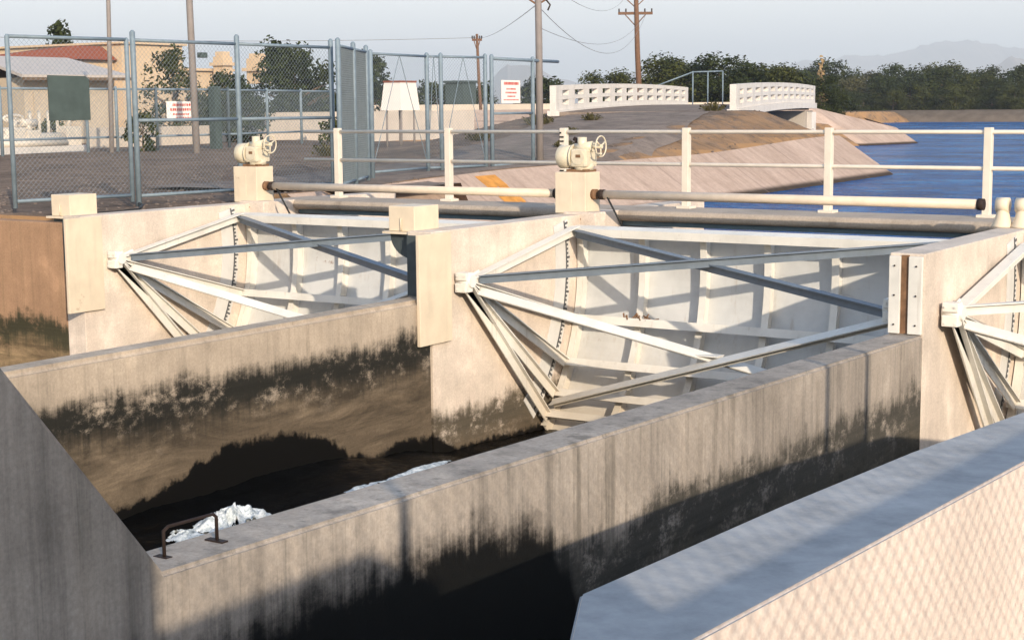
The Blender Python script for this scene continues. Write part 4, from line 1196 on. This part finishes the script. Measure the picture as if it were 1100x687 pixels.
# far trees beyond the fences on the left
rnd = random.Random(21); 
src = tree('far_tree', 0,0,.3,5,7,'leafdark','x','tree','trees beyond the far pale wall',seed=71,size=.25,per=70,low=0)
far = [(-111+i*4.6+rnd.uniform(-1,1), 128+i*5.0+rnd.uniform(-3,3), rnd.uniform(3.2,4.6)) for i in range(9)]
for i,(x,y,h_) in enumerate(far):
    o = src if i == 0 else copy_tree(src)
    o.location = (x,y,.2); s = h_/5; o.scale = (s*1.2,s*1.2,s); o.rotation_euler = (0,0,rnd.uniform(0,6))
    o['label'] = 'low dark tree in the row beyond the long pale wall, behind the far fence'

# weeds on the bank
def weed(x, y, s, seed, lab):
    rnd = random.Random(seed); z = height(x,y); mb = MB()
    for _ in range(90):
        a = rnd.uniform(0,6.28); r = rnd.random()**.6*s; hh = s*rnd.uniform(.3,.8)*(1-.5*r/s)
        p = V((x+math.cos(a)*r*.5,y+math.sin(a)*r*.5,z-.02)); q = V((x+math.cos(a)*r,y+math.sin(a)*r,z+hh))
        mb.bar(p,q,.02,.01)
        u = V((rnd.gauss(0,1),rnd.gauss(0,1),rnd.gauss(0,1))).normalized()*s*.12; w_ = u.cross(V((.3,.5,.8)))*.9
        mb.add([q-u,q+w_,q+u,q-w_],[(0,1,2,3)])
    tag(mb.build('weed', M['weed']), lab, 'weed', 'dry weeds on the bank')
for k,(x,y,s,lab) in enumerate(((-25.6,40.0,.5,'dry weed clump near the foot of the left bridge parapet'),(-24.6,41.5,.35,'small weed on the road edge before the left bridge parapet'),(-24.3,35.0,.4,'dry weed on the bank behind the middle actuator'),(-22.4,36.6,.32,'low weed on the gravel bank right of the middle actuator'),(-23.3,47.2,.45,'grey weed at the foot of the right bridge parapet'),(-20.6,33.4,.3,'small weed on the bank above the lining'),(-26.5,31.5,.55,'green weed clump beyond the sliding gate'))):
    weed(x,y,s,80+k,lab)
# loose stones along the fence foot and the bank: uncountable
rnd = random.Random(33); st = MB()
for _ in range(1500):
    if rnd.random() < .5: x = rnd.uniform(-25,-16.9); y = rnd.uniform(14.7,24)
    else: x = rnd.uniform(-29,-18.5); y = rnd.uniform(24,50)
    z = height(x,y)
    if z < -.2: continue
    r = rnd.uniform(.015,.05)
    bm = bmesh.new(); bmesh.ops.create_icosphere(bm, subdivisions=1, radius=r)
    for v in bm.verts: v.co = V((v.co.x*rnd.uniform(.8,1.3)+x, v.co.y+y, v.co.z*.6+z))
    st.bm(bm)
tag(st.build('gravel', M['gravel'], origin=(0,0,0)), kind='stuff')
# thin black hose on the dirt by the left pier
m = MB(); m.tube([(-17.2,14.95,-.02),(-17.1,15.5,-.03),(-17.15,16.0,-.02),(-17.6,16.5,-.0),(-18.0,16.8,.0)], .018, 6)
tag(m.build('hose', M['rubber']), 'thin black hose lying on the dirt beside the left pier', 'hose')

# ------------------------------------------------------------------ mountains
def ridge(name, pts, dist_dir, depth, mat):
    """pts: list of (x,y,height) crest; flanks run down both sides"""
    vs = []; fs = []; n_ = len(pts)
    prof_ = [(-1,0),(-.72,.12),(-.45,.36),(-.2,.72),(0,1),(.3,.6),(1,0)]
    for i, (x,y,h_) in enumerate(pts):
        for (u, k) in prof_:
            nz_ = mnoise.fractal(V((x*.004,y*.004,u*3)),.9,2.1,5)
            vs.append((x+dist_dir[0]*u*depth, y+dist_dir[1]*u*depth, h_*max(0,k*(1+.22*nz_*(1-abs(k-.5)))) - 2))
        if i:
            for j in range(6): fs.append(((i-1)*7+j,(i-1)*7+j+1,i*7+j+1,i*7+j))
    tag(MB().add(vs,fs,False).build(name, mat, origin=(0,0,0)), kind='structure')
def cdir(px, D, y):                   # bearing helper: metres along the horizon at a given distance
    u = (px-550)/1680*D; f_ = V((-.5486,.8253,0)).normalized(); r_ = V((.8335,.5525,0)).normalized()
    p = f_*D + r_*u; return (p.x, p.y, y)
def crest(lst, D, nsub=8):
    out = []
    for i in range(len(lst)-1):
        (x0,h0),(x1,h1) = lst[i],lst[i+1]
        for k in range(nsub):
            t = k/nsub; h_ = h0+(h1-h0)*t + .035*max(h0,h1)*mnoise.fractal(V((x0+(x1-x0)*t,D,0))*.11,.9,2.1,4)
            out.append(cdir(x0+(x1-x0)*t, D, max(0,h_)))
    return out
K = 8800/1680
ridge('mountain', crest([(770,10*K),(830,40*K),(870,49*K),(905,54*K),(940,55*K),(985,60*K),(1020,68*K),(1060,65*K),(1100,62*K),(1180,68*K),(1260,50*K),(1350,30*K)],8800), (-.55,.83), 1500, M['mtn'])
K = 5200/1680
ridge('mountain', crest([(1000,30*K),(1030,36*K),(1060,39*K),(1082,52*K),(1100,48*K),(1140,55*K),(1180,30*K),(1230,8*K)],5200), (-.55,.83), 600, M['mtn'])
K = 6200/1680
ridge('mountain', crest([(480,14*K),(520,24*K),(548,50*K),(575,48*K),(598,34*K),(625,26*K),(660,34*K),(690,40*K),(720,38*K),(760,20*K)],6200), (-.55,.83), 800, M['mtn'])
ridge('mountain', crest([(380,22*K),(440,28*K),(470,26*K),(500,18*K)],6200,5), (-.55,.83), 700, M['mtn'])

# ------------------------------------------------------------------ behind the photographer: shadow casters, two of them added light blockers
fence('chain_link_fence', [(.13,.6),(.23,2.3),(.42,5.5),(.55,7.75),(.60,8.6)][:2]+[(.55,7.75),(.60,8.6)], -1.4, 1.75, 'chain link fence behind the photographer, along the bank path', 'fence', 'chain link fencing round the headworks', rails=('top',.685,.72,'bottom'), step=.085, r=.0037, pr=.035, rr=.034)
root = empty('light_blocker_tall', (3.2,-3.8,-1.5), 'narrow unseen tower behind the photographer, added to throw a shadow', 'building')  # added out of view, sized only to shade the wall's sloping end
MB().box((2.5,-5.2,-1.5),(4.0,-2.4,3.9)).build('wall', M['houseb'], root)
MB().box((2.45,-5.25,3.902),(4.04,-2.36,4.1)).build('roof', M['roofpale'], root)

tag(MB().box((-1.3,-2.38,-.55),(2.9,1.1,-.25),.02).build('footbridge', M['slab']), 'concrete footbridge deck the photographer stands on', 'footbridge')
root = empty('light_blocker_low', (2.0,0,-.25), 'added, unseen light cabinet on the footbridge behind the photographer', 'blocker')  # box added out of view to cast shadow on the grey wall
MB().box((1.5,-.9,-.25),(2.3,1.0,1.8),.02).build('housing', M['galv'], root)
MB().box((1.485,-.8,-.1),(1.499,.02,1.7)).build('door', M['galv'], root)

# ------------------------------------------------------------------ air
t = bpy.data.materials.new('haze'); t.use_nodes = True; n_ = t.node_tree
n_.nodes.remove(n_.nodes['Principled BSDF'])
pv = n_.nodes.new('ShaderNodeVolumePrincipled'); pv.inputs['Color'].default_value = (.86,.93,1,1); pv.inputs['Density'].default_value = .00024
n_.links.new(pv.outputs[0], n_.nodes['Material Output'].inputs['Volume'])
tag(MB().box((-9500,-900,-6),(9500,12500,480)).build('haze', t, origin=(0,0,0)), kind='stuff')
